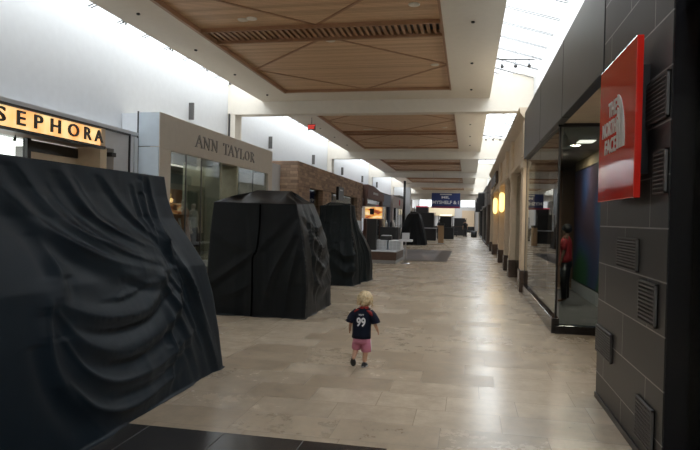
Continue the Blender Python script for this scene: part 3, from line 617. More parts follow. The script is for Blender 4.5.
# ------------------------------------------------------------------ draped kiosks
def catmull(P, n=8):
    P = [np.array(p, float) for p in P]; P = [2*P[0]-P[1]]+P+[2*P[-1]-P[-2]]; out = []
    for i in range(1, len(P)-2):
        for k in range(n):
            t = k/n; a, b_, c, d = P[i-1:i+3]
            out.append(.5*((2*b_)+(-a+c)*t+(2*a-5*b_+4*c-d)*t*t+(-a+3*b_-3*c+d)*t**3))
    out.append(P[-2]); return np.array(out)
def pxl(u, v, x):
    r_ = MC@np.array([(u-350)/FPX, (v-225)/FPX, 1]); t = x/r_[0]; return (x, r_[1]*t, EYE+r_[2]*t)
def pyl(u, v, y):
    r_ = MC@np.array([(u-350)/FPX, (v-225)/FPX, 1]); t = y/r_[1]; return (r_[0]*t, y, EYE+r_[2]*t)
def drape(name, top, bot, crest, folds, m, label, seed=1, pleat=.035, kper=7, power=1.0, ns=120, nt_=80, sag=.02, round_=7, waist=None, hemw=.03, ptop=.15):
    """top: 4 corners (x,y,z); bot: 4 corners (x,y); crest: two (x,y,z) ridge ends; folds: (polyline, width, amplitude)"""
    rng = np.random.RandomState(seed); T = np.array(top, float); Bt = np.array([list(p)+[0] for p in bot], float)
    lens = [np.linalg.norm(Bt[(i+1) % 4]-Bt[i]) for i in range(4)]; tot = sum(lens); N_ = ns*4
    tp, bp_ = [], []
    for i in range(4):
        n = int(round(N_*lens[i]/tot))
        for k in range(n):
            s_ = k/n; tp.append(T[i]*(1-s_)+T[(i+1) % 4]*s_); bp_.append(Bt[i]*(1-s_)+Bt[(i+1) % 4]*s_)
    tp = np.array(tp); bp_ = np.array(bp_); N_ = len(tp)
    def smooth(A, r_):
        w = np.exp(-np.linspace(-2, 2, 2*r_+1)**2); w /= w.sum(); return sum(w[k]*np.roll(A, k-r_, axis=0) for k in range(2*r_+1))
    tp = smooth(tp, 3); bs = smooth(bp_, round_)
    d = np.roll(bs, -1, 0)-np.roll(bs, 1, 0); nrm = np.stack([d[:, 1], -d[:, 0], 0*d[:, 0]], 1); nrm /= np.linalg.norm(nrm, axis=1)[:, None]
    c = bs.mean(0)
    if ((bs-c)*nrm).sum() < 0: nrm = -nrm
    arc = np.concatenate([[0], np.cumsum(np.linalg.norm(np.diff(bs, axis=0), axis=1))]); per = tot
    ph = arc/per*2*PI
    tt = np.linspace(0, 1, nt_+1); V = np.zeros((nt_+1, N_, 3))
    comp = [(k_, rng.uniform(0, 6.28), rng.uniform(.5, 1), rng.uniform(-.5, .5)) for k_ in (int(kper*.6), kper, int(kper*1.7), int(kper*2.9), int(kper*4.3))]
    for j, t in enumerate(tt):
        f = power(t) if callable(power) else t**power
        P = tp*(1-f)+bs*f
        P[:, 2] = tp[:, 2]*(1-t)
        disp = 0
        for q, (k_, p0, am, dr) in enumerate(comp):
            w = np.sin(k_*ph+p0+dr*3*t+.8*np.sin(2*ph+p0*2)); w = 1-2*np.abs(w)**.75
            disp = disp+w*am*(.62**q)
        env = np.clip(.6+.7*np.sin(3*ph+seed)+.4*np.sin(5*ph+2*seed), .15, 1.3)
        P = P+nrm*(disp*pleat*(ptop+(1-ptop)*t)*env)[:, None]
        P[:, 2] = np.maximum(P[:, 2], 0)
        V[j] = P
    flat = V.reshape(-1, 3).copy()
    nn = np.tile(nrm, (nt_+1, 1))
    for (pl, w, am) in folds:
        C = catmull(pl); L_ = len(C)-1
        best = np.full(len(flat), 1e9); bt = np.zeros(len(flat)); side = np.zeros(len(flat))
        for i in range(L_):
            a, b_ = C[i], C[i+1]; ab = b_-a; t_ = np.clip(((flat-a)@ab)/(ab@ab+1e-9), 0, 1); q = a+t_[:, None]*ab; dd = flat-q; dist = np.linalg.norm(dd, axis=1)
            # out-of-surface offset should not count
            dn = (dd*nn).sum(1); dist = np.sqrt(np.maximum(dist**2-dn**2*.85, 0)); mk = dist < best
            best[mk] = dist[mk]; bt[mk] = (i+t_[mk])/L_; side[mk] = np.sign(dd[mk, 2]+1e-6)
        tap = np.sin(np.clip(bt, 0, 1)*PI*.88+.20)**.7; tap = np.nan_to_num(tap)
        ww = np.where(side < 0, w*.55, w*1.35)
        ww = np.where(side < 0, w*1.0, w*1.7); prof = .50*np.exp(-(best/ww)**2)+.34*np.exp(-(best/(.30*w))**2)-.22*np.exp(-((best-2.1*w)/w)**2)*(side < 0)
        V = (V.reshape(-1, 3)+nn*(am*tap*prof)[:, None]).reshape(V.shape)
    V[-1][:, :2] += nrm[:, :2]*(hemw*(.5+.5*np.sin(11*ph+seed)))[:, None]; V[-1][:, 2] = .004
    V[-2][:, 2] = np.maximum(V[-2][:, 2], .01)
    # top cap rings up to the crest
    cr0, cr1 = np.array(crest[0], float), np.array(crest[1], float); rings = []; NR = 26
    P0 = V[0]; ab = cr1-cr0; den = (ab[:2]@ab[:2])+1e-9
    pr_ = np.clip(((P0[:, :2]-cr0[:2])@ab[:2])/den, 0, 1); tgt = cr0+pr_[:, None]*ab
    for k in range(1, NR+1):
        f = k/NR; R_ = P0*(1-f)+tgt*f
        z = P0[:, 2]*(1-f)+tgt[:, 2]*f-sag*np.sin(PI*f)*(1+.8*np.sin(5*ph+seed)) + .024*np.sin(9*ph+6*f)*np.sin(PI*f)
        R_[:, 2] = z; rings.append(R_)
    allv = np.concatenate([r_ for r_ in rings[::-1]]+[V[j] for j in range(nt_+1)]); R = NR+nt_+1
    mb = MB(); fs = [(i*N_+k, i*N_+(k+1) % N_, (i+1)*N_+(k+1) % N_, (i+1)*N_+k) for i in range(R-1) for k in range(N_)]
    mb.add(allv.tolist(), fs, True)
    o = obj(name, mb, m); tag(o, label, 'covered kiosk', 'kiosks under black sheets'); return o, V, nrm

# nearest, at the left edge of the picture
q = lambda pts, x: [pxl(u_, v_, x) for u_, v_ in pts]
F1 = [
 (q([(60, 182), (85, 225), (118, 252), (155, 266)], -2.75), .018, .028), (q([(85, 178), (108, 222), (135, 244)], -2.78), .018, .022),
 (q([(95, 300), (120, 296), (158, 276)], -2.66), .018, .03), (q([(70, 325), (100, 330), (140, 318), (172, 284)], -2.62), .02, .03),
 (q([(100, 362), (135, 352), (170, 325)], -2.58), .02, .028), (q([(110, 395), (150, 378), (188, 345)], -2.54), .02, .03),
 (q([(166, 262), (182, 300), (196, 350)], -2.6), .018, .03), (q([(172, 240), (190, 285), (204, 335)], -2.6), .018, .028),
 (q([(20, 190), (55, 228), (100, 258), (150, 272)], -2.72), .075, .085),
 (q([(30, 165), (62, 215), (105, 246), (157, 262)], -2.76), .05, .06),
 (q([(70, 172), (95, 215), (125, 240), (158, 252)], -2.8), .045, .05),
 (q([(110, 176), (128, 208), (143, 230), (160, 244)], -2.8), .035, .04),
 (q([(50, 305), (92, 318), (135, 310), (160, 282)], -2.66), .055, .10),
 (q([(52, 312), (80, 345), (120, 350), (165, 318), (178, 285)], -2.62), .06, .09),
 (q([(60, 335), (85, 372), (118, 380), (160, 360), (192, 330)], -2.56), .06, .07),
 (q([(70, 385), (95, 408), (130, 405), (175, 375)], -2.52), .06, .06),
 (q([(50, 300), (45, 350), (60, 400), (95, 436)], -2.6), .06, .05),
 (q([(45, 235), (52, 270), (50, 302)], -2.7), .05, .05),
 (q([(161, 178), (163, 220), (164, 262), (172, 300)], -2.75), .035, .07),
 (q([(150, 178), (150, 210), (155, 250)], -2.8), .03, .05),
 (q([(140, 185), (146, 225), (158, 262)], -2.8), .025, .04),
 (q([(168, 215), (185, 270), (198, 330), (206, 372)], -2.62), .045, .07),
 (q([(163, 275), (178, 320), (190, 375)], -2.6), .04, .05),
 (q([(170, 300), (172, 350), (165, 392)], -2.55), .04, .04),
 (q([(120, 275), (145, 285), (163, 272)], -2.68), .03, .05),
]
drape('covered_kiosk', [(-2.88, 1.9, 1.95), (-2.88, 5.30, 1.96), (-4.5, 5.30, 1.95), (-4.5, 1.9, 1.95)], [(-2.50, 1.5), (-2.48, 5.92), (-4.9, 5.7), (-4.9, 1.5)],
      [(-3.7, 3.0, 1.99), (-3.7, 4.4, 1.99)], F1, CL1, 'largest black-sheeted kiosk, nearest the viewer at the left edge', seed=3, pleat=.016, kper=6, ns=170, nt_=130, ptop=.2, power=lambda t: float(np.interp(t, (0, .1, .2, .32, .44, .6, .8, 1), (0, .05, .16, .42, .66, .80, .91, 1))))
# middle one, with a vertical seam
qf = lambda pts, y: [pyl(u_, v_, y) for u_, v_ in pts]
F2 = [
 (qf([(302, 208), (290, 240), (272, 275), (262, 312)], 9.0), .05, .05),
 (qf([(302, 208), (298, 245), (290, 280), (284, 316)], 9.0), .045, .05),
 (qf([(303, 208), (306, 245), (304, 285), (302, 317)], 9.0), .04, .06),
 (qf([(300, 206), (280, 228), (262, 245), (255, 262)], 9.0), .05, .03),
 (qf([(212, 230), (235, 245), (256, 250)], 9.0), .06, .02),
 (qf([(208, 285), (230, 270), (256, 250)], 9.0), .05, .04),
 (qf([(212, 300), (235, 292), (256, 280)], 9.0), .05, .03),
 (qf([(305, 205), (316, 240), (320, 270), (322, 300)], 9.6), .05, .07),
 (qf([(306, 205), (322, 235), (328, 262), (324, 285)], 10.0), .05, .06),
 ([(-2.6, 9.6, 1.3), (-2.42, 10.1, 1.05), (-2.5, 10.6, 1.2)], .09, .11),
 ([(-2.6, 9.6, .95), (-2.38, 10.1, .7), (-2.45, 10.6, .9)], .09, .11),
 ([(-2.55, 9.5, .55), (-2.35, 10.0, .35), (-2.4, 10.6, .5)], .09, .10),
 ([(-2.6, 9.4, 1.6), (-2.5, 10.0, 1.4), (-2.6, 10.5, 1.5)], .07, .07),
]
k2, V2, n2 = drape('covered_kiosk', [(-4.08, 9.1, 1.82), (-2.68, 9.12, 1.80), (-2.76, 10.5, 1.86), (-4.05, 10.5, 1.86)], [(-4.12, 8.95), (-2.47, 8.98), (-2.44, 10.72), (-4.2, 10.7)],
      [(-3.66, 10.0, 2.06), (-3.02, 9.95, 2.05)], F2, CL2, 'black-sheeted kiosk with a vertical seam in front of the warm grey shop', power=lambda t: float(np.interp(t, (0, .12, .3, .5, .75, 1), (0, .28, .62, .85, 1, 1))), seed=5, pleat=.014, kper=8, ns=110, nt_=90, round_=5)
seam = MB(); pts = qf([(258, 201), (258.5, 225), (257, 250), (253, 258), (253, 285), (252, 316)], 9.0)
C = catmull(pts, 6); bv = BVHTree.FromPolygons([tuple(p) for p in V2.reshape(-1, 3)], [(j*V2.shape[1]+k, j*V2.shape[1]+(k+1) % V2.shape[1], (j+1)*V2.shape[1]+(k+1) % V2.shape[1], (j+1)*V2.shape[1]+k) for j in range(V2.shape[0]-1) for k in range(V2.shape[1])])
sp = []
for p in C:
    h = bv.ray_cast(Vector((p[0], 8, p[2])), Vector((0, 1, 0)))[0]; sp.append((p[0], (h.y if h else 9.0)-.006, max(p[2], .01)))
seam.tube(sp, .013, 8); obj('seam_gap', seam, mat('seam_shade', (.001, .001, .001), .9, spec=0), k2, 'black strip for the shade in the vertical seam where two sheets meet')  # near-black tube stands for the shaded gap between the sheets
# third
F3 = [
 (qf([(332, 203), (330, 225), (332, 250), (328, 283)], 13.9), .06, .08),
 (qf([(343, 203), (342, 222), (340, 245), (345, 262)], 13.9), .05, .08),
 (qf([(352, 204), (356, 225), (362, 245), (366, 262)], 13.9), .06, .07),
 (qf([(338, 204), (337, 225), (334, 243)], 13.9), .04, .05),
 (qf([(348, 204), (350, 225), (353, 245)], 13.9), .04, .05),
 (qf([(334, 248), (348, 256), (364, 248)], 13.8), .08, .10),
 (qf([(334, 262), (348, 272), (366, 262)], 13.8), .08, .09),
 (qf([(340, 285), (350, 268), (366, 252)], 13.8), .05, .06),
]
k3, V3, _ = drape('covered_kiosk', [(-3.50, 13.95, 1.90), (-2.78, 14.0, 1.92), (-2.85, 15.0, 1.92), (-3.5, 15.0, 1.90)], [(-3.75, 13.65), (-2.62, 13.75), (-2.42, 15.5), (-3.8, 15.5)],
      [(-3.30, 14.3, 2.0), (-2.92, 14.3, 1.96)], F3, CL3, 'tall tapering black-sheeted kiosk, third from the viewer', seed=8, pleat=.045, kper=9, ns=90, nt_=80, round_=6, ptop=.6, power=lambda t: float(np.interp(t, (0, .15, .3, .45, .6, .8, 1), (0, .08, .28, .62, .9, 1, 1))))
# far one
drape('covered_kiosk', [(-3.75, 38.0, 1.95), (-3.1, 38.0, 2.0), (-3.1, 39.5, 2.0), (-3.75, 39.5, 1.95)], [(-4.35, 37.7), (-2.6, 37.7), (-2.6, 40), (-4.4, 40)],
      [(-3.6, 38.6, 2.14), (-3.25, 38.6, 2.12)], [(qf([(413, 216), (406, 228), (404, 243)], 37.8), .12, .12), (qf([(417, 216), (421, 230), (424, 244)], 37.8), .12, .12), (qf([(415, 216), (414, 230), (412, 244)], 37.8), .1, .1)],
      CL2, 'small domed black-sheeted kiosk far down the corridor, farthest of the four', seed=11, pleat=.07, kper=6, ns=50, nt_=40, round_=5, power=.7)

# ------------------------------------------------------------------ open display kiosk
DKW = mat('dark_walnut', (.085, .045, .028), .4, noise=.2)
kx0, kx1, ky = -3.95, -2.50, 21.3
t = thing('display_kiosk', (-3.0, 22, 0), 'open sales kiosk with dark wood base and white counter past the third sheeted kiosk', 'kiosk')
obj('plinth', B(kx0, ky, 0, kx1-.02, ky+2.3, .12, .01), SILV, t); obj('wood_base', B(kx0-.05, ky-.03, .12, kx1, ky+2.35, .42, .01), DKW, t)
obj('countertop', B(kx0-.08, ky-.06, .42, kx1+.03, ky+2.38, .47, .01), WHITE, t)
for a in range(2):
    c_ = obj('cabinet', B(-3.32+.50*a, ky+.25, .47, -2.86+.50*a-.02, ky+1.1, .83, .01), WHITE, t)
    dm = MB()
    for r_ in range(3):
        for s_ in range(3): dm.box(-3.29+.5*a+s_*.14, ky+.235, .50+r_*.105, -3.17+.5*a+s_*.14, ky+.25, .595+r_*.105)
    obj('drawer_front', dm, GREYW, c_)
obj('display_shelf', B(-3.3, ky+1.3, .47, -2.6, ky+2.2, 1.3, .01), DKGREY, t)
obj('side_panel', B(-4.02, ky+.05, .4, -3.86, ky+.6, 1.52, .01), WHITE, t)
t = thing('lit_display_tower', (-3.6, 21.3, 0), 'black display post topped by a glowing orange picture box', 'display')
obj('post', B(-3.60, ky+.05, .47, -3.26, ky+.35, 1.60, .008), BLACK, t)
obj('light_box', B(-3.78, ky, 1.60, -3.02, ky+.35, 2.05, .01), mat('lightbox_frame', (.7, .66, .6), .4), t)
def flame():
    m, N, L, P = nt('orange_picture'); g = N.new('ShaderNodeNewGeometry'); mp = N.new('ShaderNodeMapping'); mp.inputs['Rotation'].default_value = (0, .9, 0); mp.inputs['Scale'].default_value = (1.2, 1, 4)
    L.new(g.outputs['Position'], mp.inputs[0]); nz = N.new('ShaderNodeTexNoise'); nz.inputs['Scale'].default_value = 2.2; nz.inputs['Detail'].default_value = 2; L.new(mp.outputs[0], nz.inputs['Vector'])
    rp = N.new('ShaderNodeValToRGB'); e = rp.color_ramp.elements; e[0].position = .40; e[0].color = (.25, .05, .02, 1); e[1].position = .62; e[1].color = (1, .80, .40, 1); x = e.new(.5); x.color = (1, .40, .08, 1)
    L.new(nz.outputs['Fac'], rp.inputs[0]); L.new(rp.outputs[0], P.inputs['Emission Color']); P.inputs['Emission Strength'].default_value = 2.4; P.inputs['Base Color'].default_value = (.1, .05, .02, 1); return m
obj('picture', B(-3.66, ky-.01, 1.62, -3.05, ky+.002, 2.02), flame(), t)
obj('dark_motif', B(-3.50, ky-.016, 1.75, -3.34, ky-.008, 1.98, .002), BLACK, t)
t = thing('printer_box', (-3.5, 21.6, .83), 'low dark device with a white top on the kiosk cabinets', 'device')
obj('body', B(-3.15, ky+.4, .83, -2.75, ky+.9, .98, .02), DKGREY, t); obj('lid', B(-3.12, ky+.43, .98, -2.78, ky+.87, 1.01, .01), WHITE, t)
for k, (x, z, y_) in enumerate(((-3.1, 1.3, 22.9), (-2.8, 1.3, 22.8), (-2.95, 1.3, 23.2))):
    tag(obj('bottle', MB().lathe(x, y_, [(.05, z), (.055, z+.02), (.055, z+.16), (.02, z+.2), (.02, z+.26)], 12), (SILV, WLET, DKGREY)[k]), ('steel', 'white', 'dark')[k]+' bottle standing on the kiosk rear shelf', 'bottle', 'bottles on the kiosk')
# small pedestal table
t = thing('pedestal_table', (-2.38, 21.9, 0), 'small white square pedestal table beside the open kiosk', 'table')
tx, ty = -2.20, 21.6
obj('tabletop', B(tx-.24, ty-.2, .80, tx+.24, ty+.2, .88, .015), WHITE, t); obj('leg', MB().tube([(tx, ty, .03), (tx, ty, .80)], .028, 12), SILV, t)
obj('foot', MB().lathe(tx, ty, [(.02, .05), (.17, .02), (.18, 0)], 20), SILV, t)
t = thing('card_holder', (tx, ty, .88), 'clear grey card holder standing on the small pedestal table', 'card holder')
obj('card', B(tx-.14, ty-.02, .88, tx+.13, ty+.02, 1.12, .004), GREYW, t); obj('stand', B(tx-.16, ty-.05, .88, tx+.15, ty+.08, .895), SILV, t)
tag(obj('wall_counter', B(-5.6, 23.9, 0, -4.6, 26.0, 1.05, .02), mat('steel_blue_counter', (.2, .22, .24), .4)), 'grey counter behind the open kiosk by the stone wall', 'counter')

# ------------------------------------------------------------------ far corridor furniture
def far_kiosk(x, y, w, h, label, m1, m2, lampm=None):
    t = thing('sales_stand', (x, y, 0), label, 'kiosk', 'far sales stands')
    obj('counter', B(x-w/2, y, 0, x+w/2, y+1.4, .95, .02), m1, t); obj('countertop', B(x-w/2-.05, y-.05, .95, x+w/2+.05, y+1.45, 1.0, .01), m2, t)
    obj('rack', B(x-w/2+.2, y+.5, 1.0, x+w/2-.2, y+1.0, h, .02), m1, t)
    if lampm: obj('lamp', B(x-w/2+.2, y+.4, h, x+w/2-.2, y+1.0, h+.12, .02), lampm, t)
    pm = MB()
    for a in (-1, 1): pm.tube([(x+a*(w/2-.1), y+.1, 1.0), (x+a*(w/2-.1), y+.1, h)], .03, 8)
    obj('corner_post', pm, BLACK, t)
WL = mat('warm_lamp', (.9, .8, .6), .4, emis=(1, .85, .6), es=4); PKL = mat('pink_red_panel', (.5, .06, .10), .5, emis=(1, .12, .2), es=.6)
far_kiosk(-3.2, 47, 1.5, 2.2, 'far dark sales stand with a pale top below the banner left end', BLACK, GREYW, None)
far_kiosk(-1.9, 52, 1.4, 2.0, 'far dark stand with a warm lamp directly below the banner', BLACK, DKGREY, WL)
far_kiosk(-4.6, 60, 1.6, 2.9, 'far stand with a pink-red header behind the domed sheet', DKGREY, GREYW, PKL)
far_kiosk(-.9, 66, 1.6, 1.9, 'farthest low dark stand below the right end of the banner', DKGREY, DKW, None)
t = thing('directory_pillar', (-1.75, 41, 0), 'slim tan directory pillar standing under the banner', 'directory')
obj('body', B(-1.98, 41, .05, -1.60, 41.25, 1.25, .02), mat('tan_wood', (.30, .18, .09), .5), t); obj('foot', B(-2.05, 40.95, 0, -1.53, 41.3, .05), SILV, t); obj('sign_face', B(-2.0, 40.97, 1.25, -1.58, 41.27, 1.40, .01), BLACK, t)
# cafe tables and chairs at the far end
def chair(x, y, a, label):
    t = thing('cafe_chair', (x, y, 0), label, 'chair', 'dark chairs at the far end'); c, s_ = math.cos(a), math.sin(a)
    def R_(px_, py_, pz_): return (x+px_*c-py_*s_, y+px_*s_+py_*c, pz_)
    def rb(x0, y0, z0, x1, y1, z1):
        m_ = MB().box(x0, y0, z0, x1, y1, z1, .01); m_.v = [R_(*p) for p in m_.v]; return m_
    obj('seat', rb(-.22, -.22, .43, .22, .22, .47), DKGREY, t); obj('backrest', rb(-.22, .19, .6, .22, .23, .92), DKGREY, t)
    for i in (-1, 1):
        for j in (-1, 1): obj('leg', rb(i*.2-.015, j*.2-.015, 0, i*.2+.015, j*.2+.015, .43 if j < 0 else .6), BLACK, t)
k = 0
for (x, y) in ((-4.6, 72), (-2.9, 75), (-1.6, 71.5), (-.2, 75), (-3.6, 83), (-1.2, 84)):
    nm = ['left end, nearest', 'centre left', 'below the banner', 'near the right wall', 'rear left', 'rear right'][k]
    t = thing('cafe_table', (x, y, 0), 'small dark round cafe table at the far end, '+nm, 'table', 'far cafe tables')
    obj('tabletop', MB().lathe(x, y, [(.4, .72), (.4, .75)], 20), DKW, t); obj('leg', MB().tube([(x, y, .02), (x, y, .72)], .035, 10), BLACK, t); obj('foot', MB().lathe(x, y, [(.05, .04), (.25, 0)], 16), BLACK, t)
    chair(x-.65, y, PI/2, 'dark cafe chair left of the far table, '+nm); chair(x+.65, y, -PI/2, 'dark cafe chair right of the far table, '+nm); k += 1
for k, (x, y, w) in enumerate(((-1.9, 62, 1.8), (.1, 69, 1.3), (-3.6, 66, 2.0))):
    t = thing('lounge_bench', (x, y, 0), ('dark padded bench in the far centre of the corridor', 'dark padded bench near the far right shopfronts', 'dark padded bench behind the far sales stands')[k], 'bench', 'far benches')
    obj('seat', B(x-w/2, y, .28, x+w/2, y+.7, .5, .04), DKGREY, t); obj('backrest', B(x-w/2, y+.6, .5, x+w/2, y+.75, .95, .04), DKGREY, t)
    for a in (-1, 1): obj('leg', B(x+a*(w/2-.12)-.04, y+.05, 0, x+a*(w/2-.12)+.04, y+.65, .28), BLACK, t)
tag(obj('door_panel', B(-1.0, 99.6, 0, 1.0, 99.95, 3.3, .02), BEIGE), 'tan panelled doorway at the very end of the corridor', 'doorway')
tag(obj('lit_shop_band', B(-7.0, 99.6, 2.4, -2.2, 99.995, 3.8, .02), mat('far_lit_cream', (.8, .7, .5), .5, emis=(1, .82, .55), es=.3)), 'cream lit shop header on the far end wall', 'shop header')
tag(obj('planter', MB().lathe(.6, 60, [(.2, 0), (.28, .05), (.32, .6), (.27, .6)], 18), DKGREY), 'dark round planter along the far right shopfronts', 'planter')

# ------------------------------------------------------------------ people
def skin_mesh(verts, edges, radii, sub=2, root=0):
    me = bpy.data.meshes.new('s'); me.from_pydata(verts, edges, []); o = bpy.data.objects.new('s', me); COL.objects.link(o)
    md = o.modifiers.new('k', 'SKIN'); md.use_smooth_shade = True
    for i, r_ in enumerate(radii):
        sv = me.skin_vertices[0].data[i]; sv.radius = r_ if isinstance(r_, tuple) else (r_, r_); sv.use_root = (i == root)
    s2 = o.modifiers.new('s', 'SUBSURF'); s2.levels = sub; s2.render_levels = sub
    dg = bpy.context.evaluated_depsgraph_get(); em = bpy.data.meshes.new_from_object(o.evaluated_get(dg))
    mb = MB().add([v.co[:] for v in em.vertices], [tuple(p.vertices) for p in em.polygons], True)
    bpy.data.objects.remove(o); bpy.data.meshes.remove(me); bpy.data.meshes.remove(em); return mb
def place(mb, x, y, z, rot=0, s_=1):
    c, s2 = math.cos(rot), math.sin(rot); mb.v = [(x+(p[0]*c-p[1]*s2)*s_, y+(p[0]*s2+p[1]*c)*s_, z+p[2]*s_) for p in mb.v]; return mb
def ball(cx, cy, cz, rx, ry, rz, n=24, m_=16, f=None):
    b_ = MB()
    def fn(u_, v_):
        th = v_*PI; ph = u_*2*PI; p = [cx+rx*math.sin(th)*math.cos(ph), cy+ry*math.sin(th)*math.sin(ph), cz+rz*math.cos(th)]
        return tuple(f(p, th, ph)) if f else tuple(p)
    return b_.grid(fn, n, m_)

# toddler, seen from behind, walking away (+Y), at (-1.10, 6.32)
bx, by = -1.092, 6.30
boy = thing('person', (bx, by, 0), 'toddler with blond hair in navy number 99 jersey and pink shorts walking away', 'person')
V_ = [(0, 0, .335), (0, .005, .43), (.005, .01, .53), (.01, .02, .605), (.018, .03, .64), (.022, .035, .685), (.022, .038, .745), (.022, .034, .79)]   # pelvis..head
R_ = [(.062, .055), (.066, .055), (.070, .055), (.036, .034), (.028, .028), (.058, .060), (.066, .070), (.045, .05)]
E_ = [(i, i+1) for i in range(7)]
def limb(root, pts, rad):
    p = root
    for q_, r_ in zip(pts, rad):
        V_.append(q_); R_.append(r_); E_.append((p, len(V_)-1)); p = len(V_)-1
    return p
LF, RF = (-.078, -.10, .085), (.028, .03, .03)
limb(0, [(-.042, .0, .285), (-.062, .03, .195), (-.072, -.04, .125), (-.077, -.075, .095)], [.046, .034, .026, .020])
limb(0, [(.046, .0, .285), (.042, .01, .175), (.034, .015, .085), (.030, .015, .045)], [.046, .034, .027, .021])
hl = limb(3, [(-.065, .015, .600), (-.105, .005, .540), (-.128, .02, .465), (-.140, .045, .405), (-.142, .055, .385)], [.034, .026, .021, .015, .016])
hr = limb(3, [(.088, .015, .600), (.122, .0, .535), (.140, .02, .465), (.162, .05, .405), (.168, .058, .385)], [.034, .026, .021, .015, .016])
def fingers(root, base, sx_):
    for k, (dy, dz, ln) in enumerate(((.016, -.006, .026), (.006, -.012, .030), (-.004, -.012, .028), (-.013, -.009, .022))):
        p = (base[0]+sx_*.002, base[1]+dy*.8, base[2]+dz)
        limb(root, [p, (p[0]+sx_*.003, p[1]+.003, p[2]-ln*.55), (p[0]-sx_*.004, p[1]+.006, p[2]-ln)], [.0055, .0050, .0042])
    limb(root, [(base[0]-sx_*.008, base[1]+.016, base[2]-.002), (base[0]-sx_*.012, base[1]+.024, base[2]-.014)], [.0058, .0046])
fingers(hl, V_[hl], -1); fingers(hr, V_[hr], 1)
bd = skin_mesh(V_, E_, R_, 2)
obj('body', place(bd, bx, by, 0), SKIN, boy)
for s_ in (-1, 1): obj('ear', place(ball(.022+s_*.074, .035, .705, .010, .014, .021, 12, 8), bx, by, 0), SKIN, boy)
fm = ball(.022, .105, .705, .010, .014, .012, 10, 8); obj('nose', place(fm, bx, by, 0), SKIN, boy)
em = MB()
for s_ in (-1, 1): em.add(*(lambda b_: (b_.v, b_.f))(ball(.022+s_*.028, .098, .725, .009, .006, .007, 10, 8)), True)
obj('eye', place(em, bx, by, 0), BLACK, boy); obj('mouth', place(ball(.022, .100, .680, .018, .006, .004, 10, 6), bx, by, 0), mat('lips', (.5, .15, .13), .5), boy)
# hair: tousled cap with locks
random.seed(4)
def hf(p, th, ph):
    w = 1+.035*math.sin(9*ph+5*th)+.03*math.sin(17*ph-7*th)+.02*math.sin(29*ph+11*th)
    return (.022+(p[0]-.022)*w, .030+(p[1]-.030)*w, .738+(p[2]-.738)*w)
hm = ball(.022, .030, .738, .081, .086, .082, 56, 36, hf)
hm.v = [p for p in hm.v]
def trim(p):
    x, y, z = p; lim = .668 if y < .04 else .668+(y-.04)*1.3
    return (x*1.0 if z > lim else .022+(x-.022)*.93, y, max(z, lim))
hm.v = [trim(p) for p in hm.v]; hair = obj('hair', place(hm, bx, by, 0), BLOND, boy)
lk = MB()
for k in range(70):
    ph = random.uniform(PI*.95, PI*2.05); z0 = random.uniform(.70, .80); rr = math.sqrt(max(0, 1-((z0-.738)/.084)**2)); x0, y0 = .022+.080*rr*math.cos(ph), .030+.085*rr*math.sin(ph)
    l_ = random.uniform(.03, .055); x1, y1 = .022+.083*math.cos(ph), .030+.088*math.sin(ph)*.95
    lk.tube([(x0, y0, z0), ((x0+x1)/2*1.0+random.uniform(-.006, .006), (y0+y1)/2-.001, z0-l_*.5), (x1*.98+random.uniform(-.01, .01), y1*.98, z0-l_)], [.007, .006, .001], 6)
obj('lock', place(lk, bx, by, 0), BLOND, hair)
# jersey: lofted torso and sleeves
js = MB(); rings = []
for z, cx, cy, rx, ry in ((.318, -.004, .0, .103, .078), (.36, -.004, .0, .101, .076), (.42, -.002, .002, .099, .073), (.48, .0, .004, .100, .072), (.54, .003, .006, .101, .070), (.58, .006, .010, .100, .066), (.608, .010, .014, .092, .060), (.628, .014, .018, .072, .052), (.645, .016, .022, .050, .044)):
    rings.append([(p[0]+.003*math.sin(7*i/3.0+z*30), p[1]+.004*math.sin(i*1.3+z*22), p[2]) for i, p in enumerate(ell(cx, cy, z, rx, ry, 28))])
js.loft(rings)
js.tube([(-.055, .014, .600), (-.098, .006, .560), (-.128, .008, .505), (-.135, .01, .488)], [.040, .043, .047, .048], 16)
js.tube([(.078, .014, .600), (.115, .004, .560), (.142, .008, .505), (.148, .01, .488)], [.040, .043, .047, .048], 16)
jersey = obj('jersey', place(js, bx, by, 0), NAVY, boy)
tr_ = MB(); tr_.loft([ell(.015, .020, .634, .062, .052, 24), ell(.016, .022, .655, .044, .041, 24)]); obj('collar', place(tr_, bx, by, 0), JRED, jersey)
ym = MB().tube([(.052, -.030, .622), (.095, -.026, .595), (.125, -.030, .550)], [.008, .018, .006], 10); ym2 = MB().tube([(-.030, -.026, .628), (-.06, -.026, .616), (-.085, -.026, .598)], [.006, .012, .006], 10)
obj('shoulder_trim', place(ym, bx, by, 0), JRED, jersey); obj('shoulder_trim', place(ym2, bx, by, 0), JRED, jersey)
cm = MB().tube([(-.1335, .0098, .494), (-.136, .0102, .484)], .0495, 16); cm.tube([(.1465, .0098, .494), (.149, .0102, .484)], .0495, 16); obj('cuff', place(cm, bx, by, 0), NAVY, jersey)
bvj = BVHTree.FromPolygons([Vector(p) for p in js.v], js.f)
def on_back(mb):
    out = []
    for p in mb.v:
        h = bvj.ray_cast(Vector((p[0], by-.6, p[2])), Vector((0, 1, 0)))[0]; yb_ = h.y if h else by-.07
        out.append((p[0], yb_-.0035+(p[1]-(by-1)), p[2]))
    mb.v = out; return mb
m_, _ = text_mb('99', 'F', (bx-.049, by-1, .448), w=.098, h=.098, depth=.002, bold=.03); obj('number', on_back(m_), WHT, jersey)
m_, _ = text_mb('WATT', 'F', (bx-.030, by-1, .562), w=.060, h=.020, depth=.002, bold=.03); obj('name_print', on_back(m_), WHT, jersey)
